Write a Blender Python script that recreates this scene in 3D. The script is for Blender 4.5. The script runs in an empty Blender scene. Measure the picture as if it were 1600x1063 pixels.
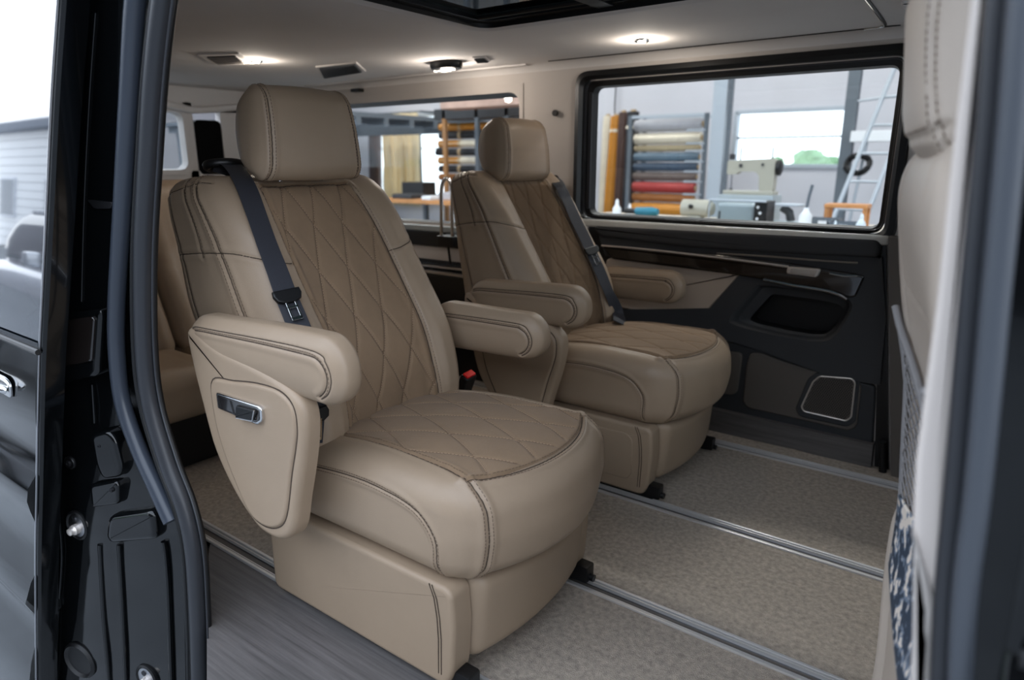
import bpy, bmesh, math, random
import numpy as np
from mathutils import Vector, Matrix
random.seed(7); np.random.seed(7)
PI = math.pi
C = bpy.context.scene.collection
scn = bpy.context.scene

# ------------------------------------------------------------------ camera
# world: X = towards the front of the van, Y = across it (away from the open door), Z = up, 0 = cabin floor
F_PX = 1052.0
CX, CY = 800.0, 531.5
_Y = np.array([800., 281., 1052.]); _Y /= np.linalg.norm(_Y)
_X = np.array([1480., -278.5, -1052.]); _X /= np.linalg.norm(_X)
_X = _X - _Y*(_X@_Y); _X /= np.linalg.norm(_X)
_Z = np.cross(_X, _Y)
if _Z[1] < 0: _Z = -_Z
RW = np.array([_X, _Y, _Z])
CAM = np.array([0., 0., 1.0])
def at(x, y, **k):
    """point of the place seen at photo pixel (x, y) on the plane X=, Y= or Z="""
    d = RW@np.array([(x-CX)/F_PX, -(y-CY)/F_PX, 1.])
    a, v = list(k.items())[0]
    i = 'XYZ'.index(a)
    return CAM + d*((v-CAM[i])/d[i])
cam_d = bpy.data.cameras.new('camera'); cam = bpy.data.objects.new('camera', cam_d); C.objects.link(cam)
r_, u_, w_ = RW[:, 0], RW[:, 1], RW[:, 2]
M = Matrix(((r_[0], u_[0], -w_[0], 0), (r_[1], u_[1], -w_[1], 0), (r_[2], u_[2], -w_[2], 1.0), (0, 0, 0, 1)))
cam.matrix_world = M
cam_d.sensor_width = 36; cam_d.lens = 36*F_PX/1600; cam_d.clip_start = 0.05
cam_d.dof.use_dof = True; cam_d.dof.focus_distance = 1.5; cam_d.dof.aperture_fstop = 2.8
scn.camera = cam

# ------------------------------------------------------------------ world, lights, exposure
w = bpy.data.worlds.new('overcast_sky'); scn.world = w; w.use_nodes = True
nt = w.node_tree; nt.nodes.clear()
o_ = nt.nodes.new('ShaderNodeOutputWorld'); b_ = nt.nodes.new('ShaderNodeBackground')
tc = nt.nodes.new('ShaderNodeTexCoord'); sp_ = nt.nodes.new('ShaderNodeSeparateXYZ'); rp = nt.nodes.new('ShaderNodeValToRGB')
nt.links.new(tc.outputs['Generated'], sp_.inputs[0]); nt.links.new(sp_.outputs['Z'], rp.inputs[0])
rp.color_ramp.elements[0].position = 0.0; rp.color_ramp.elements[0].color = (.86, .92, 1, 1)
rp.color_ramp.elements[1].position = 0.8; rp.color_ramp.elements[1].color = (.72, .83, 1, 1)
nt.links.new(rp.outputs[0], b_.inputs[0]); b_.inputs[1].default_value = 3.4
nt.links.new(b_.outputs[0], o_.inputs[0])
scn.view_settings.view_transform = 'Standard'
try: scn.view_settings.look = 'None'
except Exception: pass
scn.view_settings.gamma = 1.0; scn.view_settings.use_curve_mapping = False
scn.view_settings.exposure = 0.18

def area_light(name, loc, rot, sx, sy, power, col=(1, 1, 1)):
    l = bpy.data.lights.new(name, 'AREA'); l.shape = 'RECTANGLE'; l.size = sx; l.size_y = sy; l.energy = power; l.color = col
    o = bpy.data.objects.new(name, l); C.objects.link(o); o.location = loc; o.rotation_euler = rot
    return o

# ------------------------------------------------------------------ materials
MT = {}
def mat(name, col, rough=.5, metal=0., bump=None, var=None, coat=0., emit=None, trans=0., spec=.5, ior=1.45, sheen=0., alpha=None):
    """bump=(scale, strength, distance) noise; var=(scale, amount) colour variation; col is sRGB 0-1"""
    m = bpy.data.materials.new(name); m.use_nodes = True; MT[name] = m
    n = m.node_tree.nodes; L = m.node_tree.links; b = n['Principled BSDF']
    lin = [c/12.92 if c <= .04045 else ((c+.055)/1.055)**2.4 for c in col] + [1]
    b.inputs['Base Color'].default_value = lin
    b.inputs['Roughness'].default_value = rough; b.inputs['Metallic'].default_value = metal
    b.inputs['Specular IOR Level'].default_value = spec; b.inputs['IOR'].default_value = ior
    b.inputs['Coat Weight'].default_value = coat; b.inputs['Coat Roughness'].default_value = .03
    b.inputs['Transmission Weight'].default_value = trans
    if sheen: b.inputs['Sheen Weight'].default_value = sheen; b.inputs['Sheen Roughness'].default_value = .5
    if emit: b.inputs['Emission Color'].default_value = (*emit[0], 1); b.inputs['Emission Strength'].default_value = emit[1]
    t = n.new('ShaderNodeTexCoord')
    if var:
        x = n.new('ShaderNodeTexNoise'); x.inputs['Scale'].default_value = var[0]; x.inputs['Detail'].default_value = 6
        x.inputs['Roughness'].default_value = .65
        if len(var) > 2:
            mp = n.new('ShaderNodeMapping'); mp.inputs['Scale'].default_value = var[2]
            L.new(t.outputs['Object'], mp.inputs[0]); L.new(mp.outputs[0], x.inputs['Vector'])
        else: L.new(t.outputs['Object'], x.inputs['Vector'])
        r = n.new('ShaderNodeValToRGB'); a = var[1]
        r.color_ramp.elements[0].position = .3; r.color_ramp.elements[1].position = .7
        r.color_ramp.elements[0].color = [c*(1-a) for c in lin[:3]]+[1]
        r.color_ramp.elements[1].color = [min(1, c*(1+a)) for c in lin[:3]]+[1]
        L.new(x.outputs['Fac'], r.inputs[0]); L.new(r.outputs[0], b.inputs['Base Color'])
    if bump:
        x = n.new('ShaderNodeTexVoronoi' if len(bump) > 3 and bump[3] == 'v' else 'ShaderNodeTexNoise'); x.inputs['Scale'].default_value = bump[0]
        if 'Detail' in x.inputs: x.inputs['Detail'].default_value = 4
        L.new(t.outputs['Object'], x.inputs['Vector'])
        bp = n.new('ShaderNodeBump'); bp.inputs['Strength'].default_value = bump[1]; bp.inputs['Distance'].default_value = bump[2]
        L.new(x.outputs[0], bp.inputs['Height']); L.new(bp.outputs[0], b.inputs['Normal'])
    return m
leather = mat('taupe_leather', (.60, .522, .44), .40, bump=(600, .25, .0006, 'v'), var=(9, .03), spec=.45)
leather_base = mat('taupe_leather_plain', (.58, .505, .425), .45, bump=(600, .2, .0006, 'v'), var=(7, .03), spec=.4)
suede = mat('perforated_suede', (.535, .445, .355), .8, bump=(900, .5, .001, 'v'), var=(14, .07), sheen=.08, spec=.15)
stitch_m = mat('stitch_thread', (.36, .29, .235), .7)
stitch_l = mat('pale_thread', (.62, .54, .47), .7)
quilt_thread = mat('quilt_thread', (.68, .57, .46), .6)
crevice = mat('seam_groove_shade', (.24, .195, .16), .9)  # dark strips that stand for the shade in the seam grooves
headliner = mat('headliner_cloth', (.85, .83, .815), .9, bump=(700, .2, .0006), var=(3, .03))
beige_trim = mat('beige_trim', (.73, .70, .675), .65, bump=(500, .15, .0005), var=(4, .02))
dark_trim = mat('charcoal_plastic', (.205, .21, .22), .5, bump=(900, .3, .0005), spec=.4)
brown_trim = mat('brown_grey_plastic', (.35, .325, .305), .55, bump=(900, .3, .0005), spec=.35)
gloss_trim = mat('piano_trim', (.09, .075, .07), .12, coat=.8)
black_plastic = mat('black_plastic', (.06, .06, .065), .4)
rubber = mat('rubber_seal', (.17, .175, .19), .38, bump=(300, .2, .0004), spec=.5)
rubber_dark = mat('dark_rubber', (.05, .05, .055), .45)
paint = mat('black_car_paint', (.03, .035, .04), .10, coat=.25, spec=.4)
chrome = mat('chrome', (.86, .86, .86), .12, metal=1.)
rail_alu = mat('bright_rail_aluminium', (.90, .89, .88), .32, metal=.65)
alu = mat('brushed_aluminium', (.74, .74, .75), .3, metal=1., bump=(200, .1, .0003))
steel_dark = mat('dark_steel', (.28, .28, .29), .4, metal=.9)
webbing = mat('belt_webbing', (.185, .19, .215), .6, bump=(500, .5, .0008), spec=.4)
red_pl = mat('red_button', (.85, .12, .12), .3)
carpet = mat('beige_carpet', (.70, .65, .595), .95, bump=(420, 1., .006), var=(75, .30), spec=.1)
def_wood = mat('dark_wood_vinyl', (.34, .325, .32), .5, bump=(90, .3, .001), var=(60, .35, (.06, 1.6, 1.)), spec=.4)
glass_m = None
def glass(name, tint, rough=0., mix=.08):
    m = bpy.data.materials.new(name); m.use_nodes = True; n = m.node_tree.nodes; L = m.node_tree.links; n.clear()
    o = n.new('ShaderNodeOutputMaterial'); t = n.new('ShaderNodeBsdfTransparent'); g = n.new('ShaderNodeBsdfGlossy'); x = n.new('ShaderNodeMixShader')
    t.inputs[0].default_value = (*tint, 1); g.inputs['Roughness'].default_value = .01
    fr = n.new('ShaderNodeFresnel'); gm = n.new('ShaderNodeNewGeometry'); mm = n.new('ShaderNodeMath'); mm.operation = 'MULTIPLY_ADD'
    mm.inputs[1].default_value = 1/1.45-1.45; mm.inputs[2].default_value = 1.45   # same reflectance from both sides of the pane
    L.new(gm.outputs['Backfacing'], mm.inputs[0]); L.new(mm.outputs[0], fr.inputs[0])
    L.new(fr.outputs[0], x.inputs[0]); L.new(t.outputs[0], x.inputs[1]); L.new(g.outputs[0], x.inputs[2]); L.new(x.outputs[0], o.inputs[0])
    MT[name] = m; return m
glass_clear = glass('clear_glass', (.93, .95, .95))
glass_dark = glass('privacy_glass', (.30, .34, .34))
glass_roof = glass('roof_glass', (.075, .092, .09))
glass_door = glass('door_glass', (.05, .06, .07))

# ------------------------------------------------------------------ object helpers
def tag(o, label=None, cat=None, group=None, kind=None):
    if label: o['label'] = label
    if cat: o['category'] = cat
    if group: o['group'] = group
    if kind: o['kind'] = kind
    return o
def empty(name, loc, label=None, cat=None, group=None, rz=0):
    o = bpy.data.objects.new(name, None); C.objects.link(o); o.location = loc; o.rotation_euler = (0, 0, rz)
    o.empty_display_size = .05
    return tag(o, label, cat, group)
def link(name, me, m, parent=None, smooth=True):
    o = bpy.data.objects.new(name, me); C.objects.link(o)
    if m is not None and not me.materials: me.materials.append(m)
    if parent is not None: o.parent = parent
    if smooth: me.shade_smooth()
    return o
def mesh_from(name, V, Fc, smooth=True):
    me = bpy.data.meshes.new(name); me.from_pydata([tuple(v) for v in V], [], [tuple(f) for f in Fc]); me.update()
    return me
class MB:
    """collects simple solids and links them as ONE mesh object"""
    def __init__(s): s.bm = bmesh.new()
    def box(s, a, b, bev=0., seg=2, mtx=None):
        a = Vector(a); b = Vector(b)
        r = bmesh.ops.create_cube(s.bm, size=1.)
        vs = r['verts']
        for v in vs: v.co = Vector(((a.x+b.x)/2+v.co.x*(b.x-a.x), (a.y+b.y)/2+v.co.y*(b.y-a.y), (a.z+b.z)/2+v.co.z*(b.z-a.z)))
        if bev:
            es = list({e for v in vs for e in v.link_edges})
            r2 = bmesh.ops.bevel(s.bm, geom=es, offset=bev, segments=seg, affect='EDGES', profile=.6)
            vs = list({v for f in r2['faces'] for v in f.verts} | {v for v in vs if v.is_valid})
        if mtx is not None:
            for v in vs: v.co = mtx@v.co
        return s
    def tube(s, pts, rad, n=10, cap=True, closed=False, flat=1.0, up=(0, 0, 1)):
        P = [Vector(p) for p in pts]; k = len(P); rings = []
        R = rad if hasattr(rad, '__len__') else [rad]*k
        prev = None
        for i in range(k):
            if closed: t = (P[(i+1) % k]-P[i-1]).normalized()
            else: t = (P[min(i+1, k-1)]-P[max(i-1, 0)]).normalized()
            if prev is None:
                a = Vector(up)
                if abs(a.dot(t)) > .95: a = Vector((1, 0, 0)) if abs(t.x) < .9 else Vector((0, 1, 0))
                nrm = (a-t*a.dot(t)).normalized()
            else: nrm = (prev-t*prev.dot(t)).normalized()
            prev = nrm; bn = t.cross(nrm)
            rings.append([s.bm.verts.new(P[i]+(nrm*math.cos(2*PI*j/n)*flat+bn*math.sin(2*PI*j/n))*R[i]) for j in range(n)])
        for i in range(k if closed else k-1):
            A, B = rings[i], rings[(i+1) % k]
            for j in range(n): s.bm.faces.new((A[j], A[(j+1) % n], B[(j+1) % n], B[j]))
        if cap and not closed: s.bm.faces.new(rings[0][::-1]); s.bm.faces.new(rings[-1])
        return s
    def lathe(s, prof, c=(0, 0, 0), axis='Z', n=24, mtx=None):
        rings = []
        for r, h in prof:
            ring = []
            for j in range(n):
                a = 2*PI*j/n; p = Vector((r*math.cos(a), r*math.sin(a), h))
                if axis == 'Y': p = Vector((p.x, p.z, p.y))
                if axis == 'X': p = Vector((p.z, p.x, p.y))
                if mtx is not None: p = mtx@p
                ring.append(s.bm.verts.new(p+Vector(c)))
            rings.append(ring)
        for A, B in zip(rings, rings[1:]):
            for j in range(n): s.bm.faces.new((A[j], A[(j+1) % n], B[(j+1) % n], B[j]))
        s.bm.faces.new(rings[0]); s.bm.faces.new(rings[-1])
        return s
    def prism(s, pts, d, bev=0., seg=3, inset_front=0.):
        """pts: closed list of 3-D points of a planar face; extruded by vector d; the d end gets a rounded edge of radius bev"""
        P = [Vector(p) for p in pts]; d = Vector(d); k = len(P); dn = d.normalized(); T = d.length
        nrm = Vector((0, 0, 0))
        for i in range(k): nrm += P[i].cross(P[(i+1) % k])
        nrm.normalize()
        ins = []
        for i in range(k):
            e1 = (P[i]-P[i-1]).normalized(); e2 = (P[(i+1) % k]-P[i]).normalized()
            n1 = nrm.cross(e1); n2 = nrm.cross(e2); m_ = (n1+n2)
            if m_.length < 1e-6: m_ = n1
            m_.normalize(); ins.append(m_/max(.5, m_.dot(n1)))
        levels = [(0., 0.)]
        if bev:
            for j in range(seg+1):
                a = PI/2*j/seg; levels.append((T-bev+bev*math.sin(a), bev*(1-math.cos(a))))
            if bev > .0015: levels.append((T, bev*1.35))
        else: levels.append((T, 0.))
        rings = [[s.bm.verts.new(P[i]+dn*h+ins[i]*q) for i in range(k)] for h, q in levels]
        for A, B in zip(rings, rings[1:]):
            for i in range(k): s.bm.faces.new((A[i], A[(i+1) % k], B[(i+1) % k], B[i]))
        s.bm.faces.new(rings[0][::-1]); s.bm.faces.new(rings[-1])
        return s
    def ring(s, outer, inner):
        """flat or sloped band between two closed loops with equal counts"""
        A = [s.bm.verts.new(p) for p in outer]; B = [s.bm.verts.new(p) for p in inner]; k = len(A)
        for i in range(k): s.bm.faces.new((A[i], A[(i+1) % k], B[(i+1) % k], B[i]))
        return s
    def build(s, name, m, parent=None, smooth=True, angle=40):
        bmesh.ops.recalc_face_normals(s.bm, faces=s.bm.faces)
        me = bpy.data.meshes.new(name); s.bm.to_mesh(me); s.bm.free()
        o = link(name, me, m, parent, False)
        if smooth:
            me.shade_smooth()
            try: me.set_sharp_from_angle(angle=math.radians(angle))
            except Exception: pass
            for p_ in me.polygons:
                if len(p_.vertices) > 8: p_.use_smooth = False   # flat caps stay flat
            wn = o.modifiers.new('weighted', 'WEIGHTED_NORMAL'); wn.keep_sharp = True; wn.weight = 90
        return o
def struct(name, mb, m, **k): return tag(mb.build(name, m, **k), kind='structure')
def smooth_path(P, n=8, closed=False):
    P = [np.array(p, float) for p in P]; k = len(P); out = []
    for i in range(k if closed else k-1):
        p0 = P[i-1] if (closed or i > 0) else P[0]; p1 = P[i]; p2 = P[(i+1) % k]
        p3 = P[(i+2) % k] if (closed or i+2 < k) else P[-1]
        for j in range(n):
            t = j/n
            out.append(.5*((2*p1)+(-p0+p2)*t+(2*p0-5*p1+4*p2-p3)*t*t+(-p0+3*p1-3*p2+p3)*t**3))
    if not closed: out.append(P[-1])
    return out
def round_poly(P, r, n=5):
    """closed polygon with its corners rounded by r (or list of r)"""
    P = [Vector(p) for p in P]; k = len(P); out = []
    R = r if hasattr(r, '__len__') else [r]*k
    for i in range(k):
        a, b, c = P[i-1], P[i], P[(i+1) % k]
        rr = min(R[i], (a-b).length*.49, (c-b).length*.49)
        s = b+(a-b).normalized()*rr; e = b+(c-b).normalized()*rr
        for j in range(n+1):
            t = j/n; out.append(s*(1-t)**2+b*2*t*(1-t)+e*t*t)
    return out
def lerp_tab(tab):
    xs = np.array([t[0] for t in tab]); ys = np.array([t[1] for t in tab])
    # smooth interpolation (Catmull-Rom sampled, then linear)
    pts = smooth_path([np.array([a, b]) for a, b in tab], 12); X = np.array([p[0] for p in pts]); Yv = np.array([p[1] for p in pts])
    return lambda z: np.interp(z, X, Yv)
def sstep(x): x = np.clip(x, 0, 1); return x*x*(3-2*x)

# ------------------------------------------------------------------ upholstery engine
def box_grid(hs, step):
    hs = np.array(hs, float); N = [max(4, int(round(2*h/step))) for h in hs]; V = []; Q = []; key = {}
    ax = [np.linspace(-1, 1, n+1) for n in N]
    def vid(i, j, k):
        t = (i, j, k)
        if t not in key: key[t] = len(V); V.append((ax[0][i], ax[1][j], ax[2][k]))
        return key[t]
    for f, (a, b, c) in enumerate(((0, 1, 2), (1, 2, 0), (2, 0, 1))):
        for side in (0, N[a]):
            for i in range(N[b]):
                for j in range(N[c]):
                    q = []
                    for di, dj in ((0, 0), (1, 0), (1, 1), (0, 1)):
                        t = [0, 0, 0]; t[a] = side; t[b] = i+di; t[c] = j+dj; q.append(vid(*t))
                    Q.append(q if side else q[::-1])
    return np.array(V)*hs, np.array(Q)
class Soft:
    def __init__(s, hs, r, D, step=.004):
        s.hs = np.array(hs, float); s.r = np.minimum(np.array(r, float), s.hs*.999); s.D = D
        P, s.Q = box_grid(hs, step); s.P = s.proj(P); s.disp = np.zeros(len(P)); s.st = []; s.ln = []
    def proj(s, P):
        P = np.atleast_2d(np.array(P, float)); q = np.clip(P, -(s.hs-s.r), s.hs-s.r); d = (P-q)/s.r
        L = np.linalg.norm(d, axis=1, keepdims=True); L[L < 1e-9] = 1
        return q+s.r*d/L
    def n0(s, P):
        q = np.clip(P, -(s.hs-s.r), s.hs-s.r); n = (P-q)/s.r**2; L = np.linalg.norm(n, axis=1, keepdims=True); L[L < 1e-9] = 1
        return n/L
    def frame(s, P):
        n = s.n0(P); a = np.where(np.abs(n[:, 2:3]) < .9, np.array([[0, 0, 1.]]), np.array([[1., 0, 0]]))
        t1 = np.cross(a, n); t1 /= np.linalg.norm(t1, axis=1, keepdims=True); t2 = np.cross(n, t1); e = 1e-3
        g1 = s.D(P+t1*e)-s.D(P-t1*e); g2 = s.D(P+t2*e)-s.D(P-t2*e)
        N = np.cross(g1, g2); N /= np.linalg.norm(N, axis=1, keepdims=True)+1e-12
        return n, N
    def path(s, pts, step=.004, raw=False):
        pts = np.array(pts, float); out = []
        for a, b in zip(pts, pts[1:]):
            k = max(2, int(np.linalg.norm(b-a)/step)); out += [a+(b-a)*i/k for i in range(k)]
        out.append(pts[-1]); return s.proj(out)
    def seam(s, pts, depth=.0035, width=.003, stitch=(), roll=.0012, line=.0011, crv=6):
        if crv: pts = smooth_path(pts, crv)
        L = s.path(pts); d = np.full(len(s.P), 9.)
        lo = L.min(0)-.03; hi = L.max(0)+.03; m = np.all((s.P > lo) & (s.P < hi), axis=1); idx = np.where(m)[0]
        if len(idx):
            pp = s.P[idx]; dd = np.full(len(idx), 9.)
            for p in L[::1]: dd = np.minimum(dd, ((pp-p)**2).sum(1))
            d[idx] = np.sqrt(dd)
        s.disp += np.where(d < .05, -depth*np.exp(-(d/width)**2)+roll*np.exp(-((d-.008)/.006)**2), 0)
        for off in stitch: s.st.append((L, off))
        if line: s.ln.append((L, depth-roll*.3, line))
    def finish(s, name, m, parent, split=None, sm=None, splitname='quilted_insert', sparent=None):
        n, N = s.frame(s.P); V = s.D(s.P)+N*s.disp[:, None]
        Q = s.Q
        if split is None: sel = np.zeros(len(Q), bool)
        else: sel = split(s.P[Q].mean(1), s.n0(s.P[Q].mean(1)))
        outs = []
        for k_, nm, mm in ((~sel, name, m), (sel, splitname, sm)):
            q = Q[k_]
            if len(q) == 0: continue
            used = np.unique(q); rm = np.full(len(V), -1); rm[used] = np.arange(len(used))
            me = bpy.data.meshes.new(nm); vv = V[used]; ff = rm[q]
            me.vertices.add(len(vv)); me.vertices.foreach_set('co', vv.ravel())
            me.loops.add(ff.size); me.loops.foreach_set('vertex_index', ff.ravel().astype(np.int32))
            me.polygons.add(len(ff)); me.polygons.foreach_set('loop_start', (np.arange(len(ff))*4).astype(np.int32))
            me.update(calc_edges=True); me.validate()
            outs.append(link(nm, me, mm, parent))
        return outs
    def kd(s):
        if not hasattr(s, '_kd'):
            from mathutils.kdtree import KDTree
            k = KDTree(len(s.P))
            for i, p in enumerate(s.P): k.insert(p, i)
            k.balance(); s._kd = k
        return s._kd
    def height(s, L):
        k = s.kd(); return np.array([np.mean([s.disp[i] for _, i, _ in k.find_n(Vector(p), 4)]) for p in L])
    def seam_lines(s, name, m, parent):
        V = []; Fc = []
        for L, dep, wd in s.ln:
            if len(L) < 3: continue
            keep = [0]+[i for i in range(1, len(L)) if np.linalg.norm(L[i]-L[i-1]) > 1e-5]; L = L[keep]
            _, N = s.frame(L); P3 = s.D(L)+N*(s.height(L)+.0003)[:, None]
            t = np.gradient(P3, axis=0); t /= np.linalg.norm(t, axis=1, keepdims=True)+1e-9; sd = np.cross(t, N); k = len(V)
            for p, q, n in zip(P3, sd, N): V += [p-q*wd, p+n*.0007, p+q*wd]
            for i in range(len(P3)-1):
                a = k+i*3; Fc += [(a, a+1, a+4, a+3), (a+1, a+2, a+5, a+4)]
        if V: o = link(name, mesh_from(name, V, Fc), m, parent); o['kind'] = 'stuff'; return o
    def stitches(s, name, m, parent, length=.0048, pitch=.0072, rad=.0007):
        V = []; Fc = []
        for L, off in s.st:
            seg = np.linalg.norm(np.diff(L, axis=0), axis=1); cum = np.concatenate([[0], np.cumsum(seg)])
            if cum[-1] < .01: continue
            ts = np.arange(.002, cum[-1]-.006, pitch)
            A = np.stack([np.interp(ts, cum, L[:, i]) for i in range(3)], 1); B = np.stack([np.interp(ts+length, cum, L[:, i]) for i in range(3)], 1)
            A = s.proj(A); B = s.proj(B); t = B-A; t /= np.linalg.norm(t, axis=1, keepdims=True)+1e-9
            if off:
                A = s.proj(A+np.cross(t, s.n0(A))*off); B = s.proj(B+np.cross(t, s.n0(B))*off)
            _, Na = s.frame(A); lift = (s.height(A)+(.0004 if off else .0011))[:, None]
            A3 = s.D(A)+Na*lift; B3 = s.D(B)+Na*lift; t = B3-A3; t /= np.linalg.norm(t, axis=1, keepdims=True)+1e-9
            sd = np.cross(t, Na)
            for a, b, nn, q in zip(A3, B3, Na, sd):
                i = len(V); V += [a-q*rad, a+q*rad, a+nn*rad*1.3, b-q*rad, b+q*rad, b+nn*rad*1.3]
                Fc += [(i, i+3, i+5, i+2), (i+2, i+5, i+4, i+1), (i, i+2, i+1), (i+3, i+4, i+5)]
        if V:
            me = mesh_from(name, V, Fc); o = link(name, me, m, parent); o['kind'] = 'stuff'; return o
def hit(tree, x, y, off=.006):
    """point of an already built surface that the photo pixel falls on, lifted off it by off"""
    d = RW@np.array([(x-CX)/F_PX, -(y-CY)/F_PX, 1.]); loc, n, i, dist = tree.ray_cast(Vector(CAM), Vector(d).normalized())
    if loc is None: return None
    if n.dot(Vector(d)) > 0: n = -n
    return np.array(loc+n*off), np.array(n)
def ribbon(pts, wdir, width, thick=.0022, n=6):
    """flat strap along pts; wdir: list of width directions"""
    P = smooth_path(pts, n); W = smooth_path(wdir, n); bm = MB(); rings = []
    for i, p in enumerate(P):
        t = P[min(i+1, len(P)-1)]-P[max(i-1, 0)]; t /= np.linalg.norm(t)
        wv = W[i]-t*(W[i]@t); wv /= np.linalg.norm(wv); nn = np.cross(t, wv); h = width/2; e = thick/2
        prof = [(-h, -e*.4), (-h, e*.4), (-h+.002, e), (-.004, e*.8), (.004, e*.8), (h-.002, e), (h, e*.4), (h, -e*.4), (h-.002, -e), (-h+.002, -e)]
        rings.append([bm.bm.verts.new(Vector(p+wv*a+nn*b)) for a, b in prof])
    for A, B in zip(rings, rings[1:]):
        for j in range(10): bm.bm.faces.new((A[j], A[(j+1) % 10], B[(j+1) % 10], B[j]))
    bm.bm.faces.new(rings[0]); bm.bm.faces.new(rings[-1][::-1])
    return bm
# ================================================================== van shell (the setting)
CZ = 1.378                                  # headliner height
YF = 2.43                                   # inner face of the far side
def PX(lst, Y): return [tuple(at(x, y, Y=Y)) for x, y in lst]
# --- floor: carpet panels, wood strip by the door, aluminium rails
RY = (.850, 1.267, 1.727, 2.288)
fl = MB().box((-3.6, .64, -.05), (1.0, 2.5, -.012)); struct('floor', fl, black_plastic)
edges = [.815, 1.267, 1.727, 2.288, 2.42]
for a, b in ((RY[0]+.026, RY[1]-.026), (RY[1]+.026, RY[2]-.026), (RY[2]+.026, RY[3]-.026), (RY[3]+.026, 2.415)):
    o = struct('floor_carpet', MB().box((-3.58, a, -.012), (.95, b, 0), .004), carpet)
wp = [(-1.75, .822), (-1.62, .822)]+[tuple(at(323, y, Z=0)[:2]) for y in (880, 960, 1063, 1120)]+[(.5, .50), (.5, .822)]
struct('floor_wood', MB().prism([(x, y, -.03) for x, y in wp], (0, 0, .028)), def_wood)
for i, y in enumerate(RY):
    t = empty('seat_rail', (0, y, 0), ('aluminium seat rail along the wood strip by the open door', 'aluminium seat rail under the far side of the nearer captain seat', 'aluminium seat rail under the near side of the farther captain seat', 'aluminium seat rail beside the far kick panel')[i], 'rail', None)
    x0, x1 = -3.5, .75
    MB().box((x0, -.025, -.012), (x1, .025, -.008)).build('channel', steel_dark, t)
    lip = MB()
    for s in (-1, 1):
        lip.box((x0, s*.0225-.0036, -.012), (x1, s*.0225+.0036, .004), .0015)
        lip.box((x0, s*.0135-.0014, -.010), (x1, s*.0135+.0014, .001), .0006)
    lip.build('rail_lip', rail_alu, t)
    MB().box((x0, -.0075, -.0095), (x1, .0075, -.0075)).build('rail_floor', brown_trim, t)
# --- headliner with the sunroof opening
HX0, HX1, HY0, HY1 = -1.335, -.30, .95, 1.678
cl = MB()
def slab(x0, x1, y0, y1): cl.box((x0, y0, CZ), (x1, y1, CZ+.03))
slab(-3.6, HX0, .60, 2.38); slab(HX1, 1.3, .60, 2.38); slab(HX0, HX1, .60, HY0); slab(HX0, HX1, HY1, 2.38)
# cove to the far wall
bmc = cl.bm; prof = [(2.38, CZ)]+[(2.38+.055*math.sin(a), CZ-.045+.045*math.cos(a)) for a in np.linspace(.2, PI/2, 7)]
rows = [[bmc.verts.new((x, y, z)) for y, z in prof] for x in (-3.6, 1.3)]
for j in range(len(prof)-1): bmc.faces.new((rows[0][j], rows[1][j], rows[1][j+1], rows[0][j+1]))
struct('ceiling', cl, headliner)
# raised headliner step at the sunroof, and the raised panel line with its chrome edge
st = MB()
for k, (d0, d1, z) in enumerate(((.06, .02, .006),)):
    ou = round_poly([(HX0-d0, HY0-d0, CZ), (HX1+d0, HY0-d0, CZ), (HX1+d0, HY1+d0, CZ), (HX0-d0, HY1+d0, CZ)], .09, 6)
    mi = round_poly([(HX0-d1-.02, HY0-d1-.02, CZ-z), (HX1+d1+.02, HY0-d1-.02, CZ-z), (HX1+d1+.02, HY1+d1+.02, CZ-z), (HX0-d1-.02, HY1+d1+.02, CZ-z)], .075, 6)
    inn = round_poly([(HX0, HY0, CZ+.0), (HX1, HY0, CZ+.0), (HX1, HY1, CZ+.0), (HX0, HY1, CZ+.0)], .06, 6)
    st.ring(ou, mi); st.ring(mi, inn)
struct('trim_1', st, headliner)
sr = MB()
def rrz(a, b, c, d): return round_poly([(a, c, 0), (b, c, 0), (b, d, 0), (a, d, 0)], .001, 6)
o1 = round_poly([(HX0+.003, HY0+.003, CZ-.006), (HX1-.003, HY0+.003, CZ-.006), (HX1-.003, HY1-.003, CZ-.006), (HX0+.003, HY1-.003, CZ-.006)], .058, 6)
i1 = round_poly([(HX0+.028, HY0+.028, CZ+.008), (HX1-.028, HY0+.028, CZ+.008), (HX1-.028, HY1-.028, CZ+.008), (HX0+.028, HY1-.028, CZ+.008)], .04, 6)
i2 = [(x, y, CZ+.0195) for x, y, z in i1]; i0 = [(x, y, CZ+.006) for x, y, z in o1]; oq = [(x*1., y*1., CZ+.03) for x, y, z in rrz(HX0-.01, HX1+.01, HY0-.01, HY1+.01)]
sr.ring(o1, i0); sr.ring(i0, oq); sr.ring(i0, i1); sr.ring(i1, i2)
sun = empty('sunroof', (0, 0, 0), 'dark framed glass sunroof in the beige headliner', 'sunroof')
sr.build('sunroof_frame', black_plastic, sun)
MB().box((HX0+.02, HY0+.02, CZ+.018), (HX1-.02, HY1-.02, CZ+.023)).build('glass_panel', glass_roof, sun)
MB().box((-.95, HY0+.01, CZ+.002), (-.90, HY1-.01, CZ+.017), .004).build('cross_bar', black_plastic, sun)
for yy in (HY1-.075,): MB().tube([(HX0+.04, yy, CZ+.010), (HX1-.04, yy, CZ+.010)], .007, 10).build('sunshade_rail', black_plastic, sun)
# shallow duct cover in the headliner along the far edge
dc = [tuple(at(x, y, Z=CZ)) for x, y in ((470, 134), (600, 122), (690, 112), (770, 104), (838, 100), (800, 112), (700, 125), (560, 140))]
struct('trim_16', MB().prism(round_poly([(x, min(y, 2.375), CZ+.002) for x, y, z in dc], .05, 5), (0, 0, -.010), bev=.008), headliner)
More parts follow.
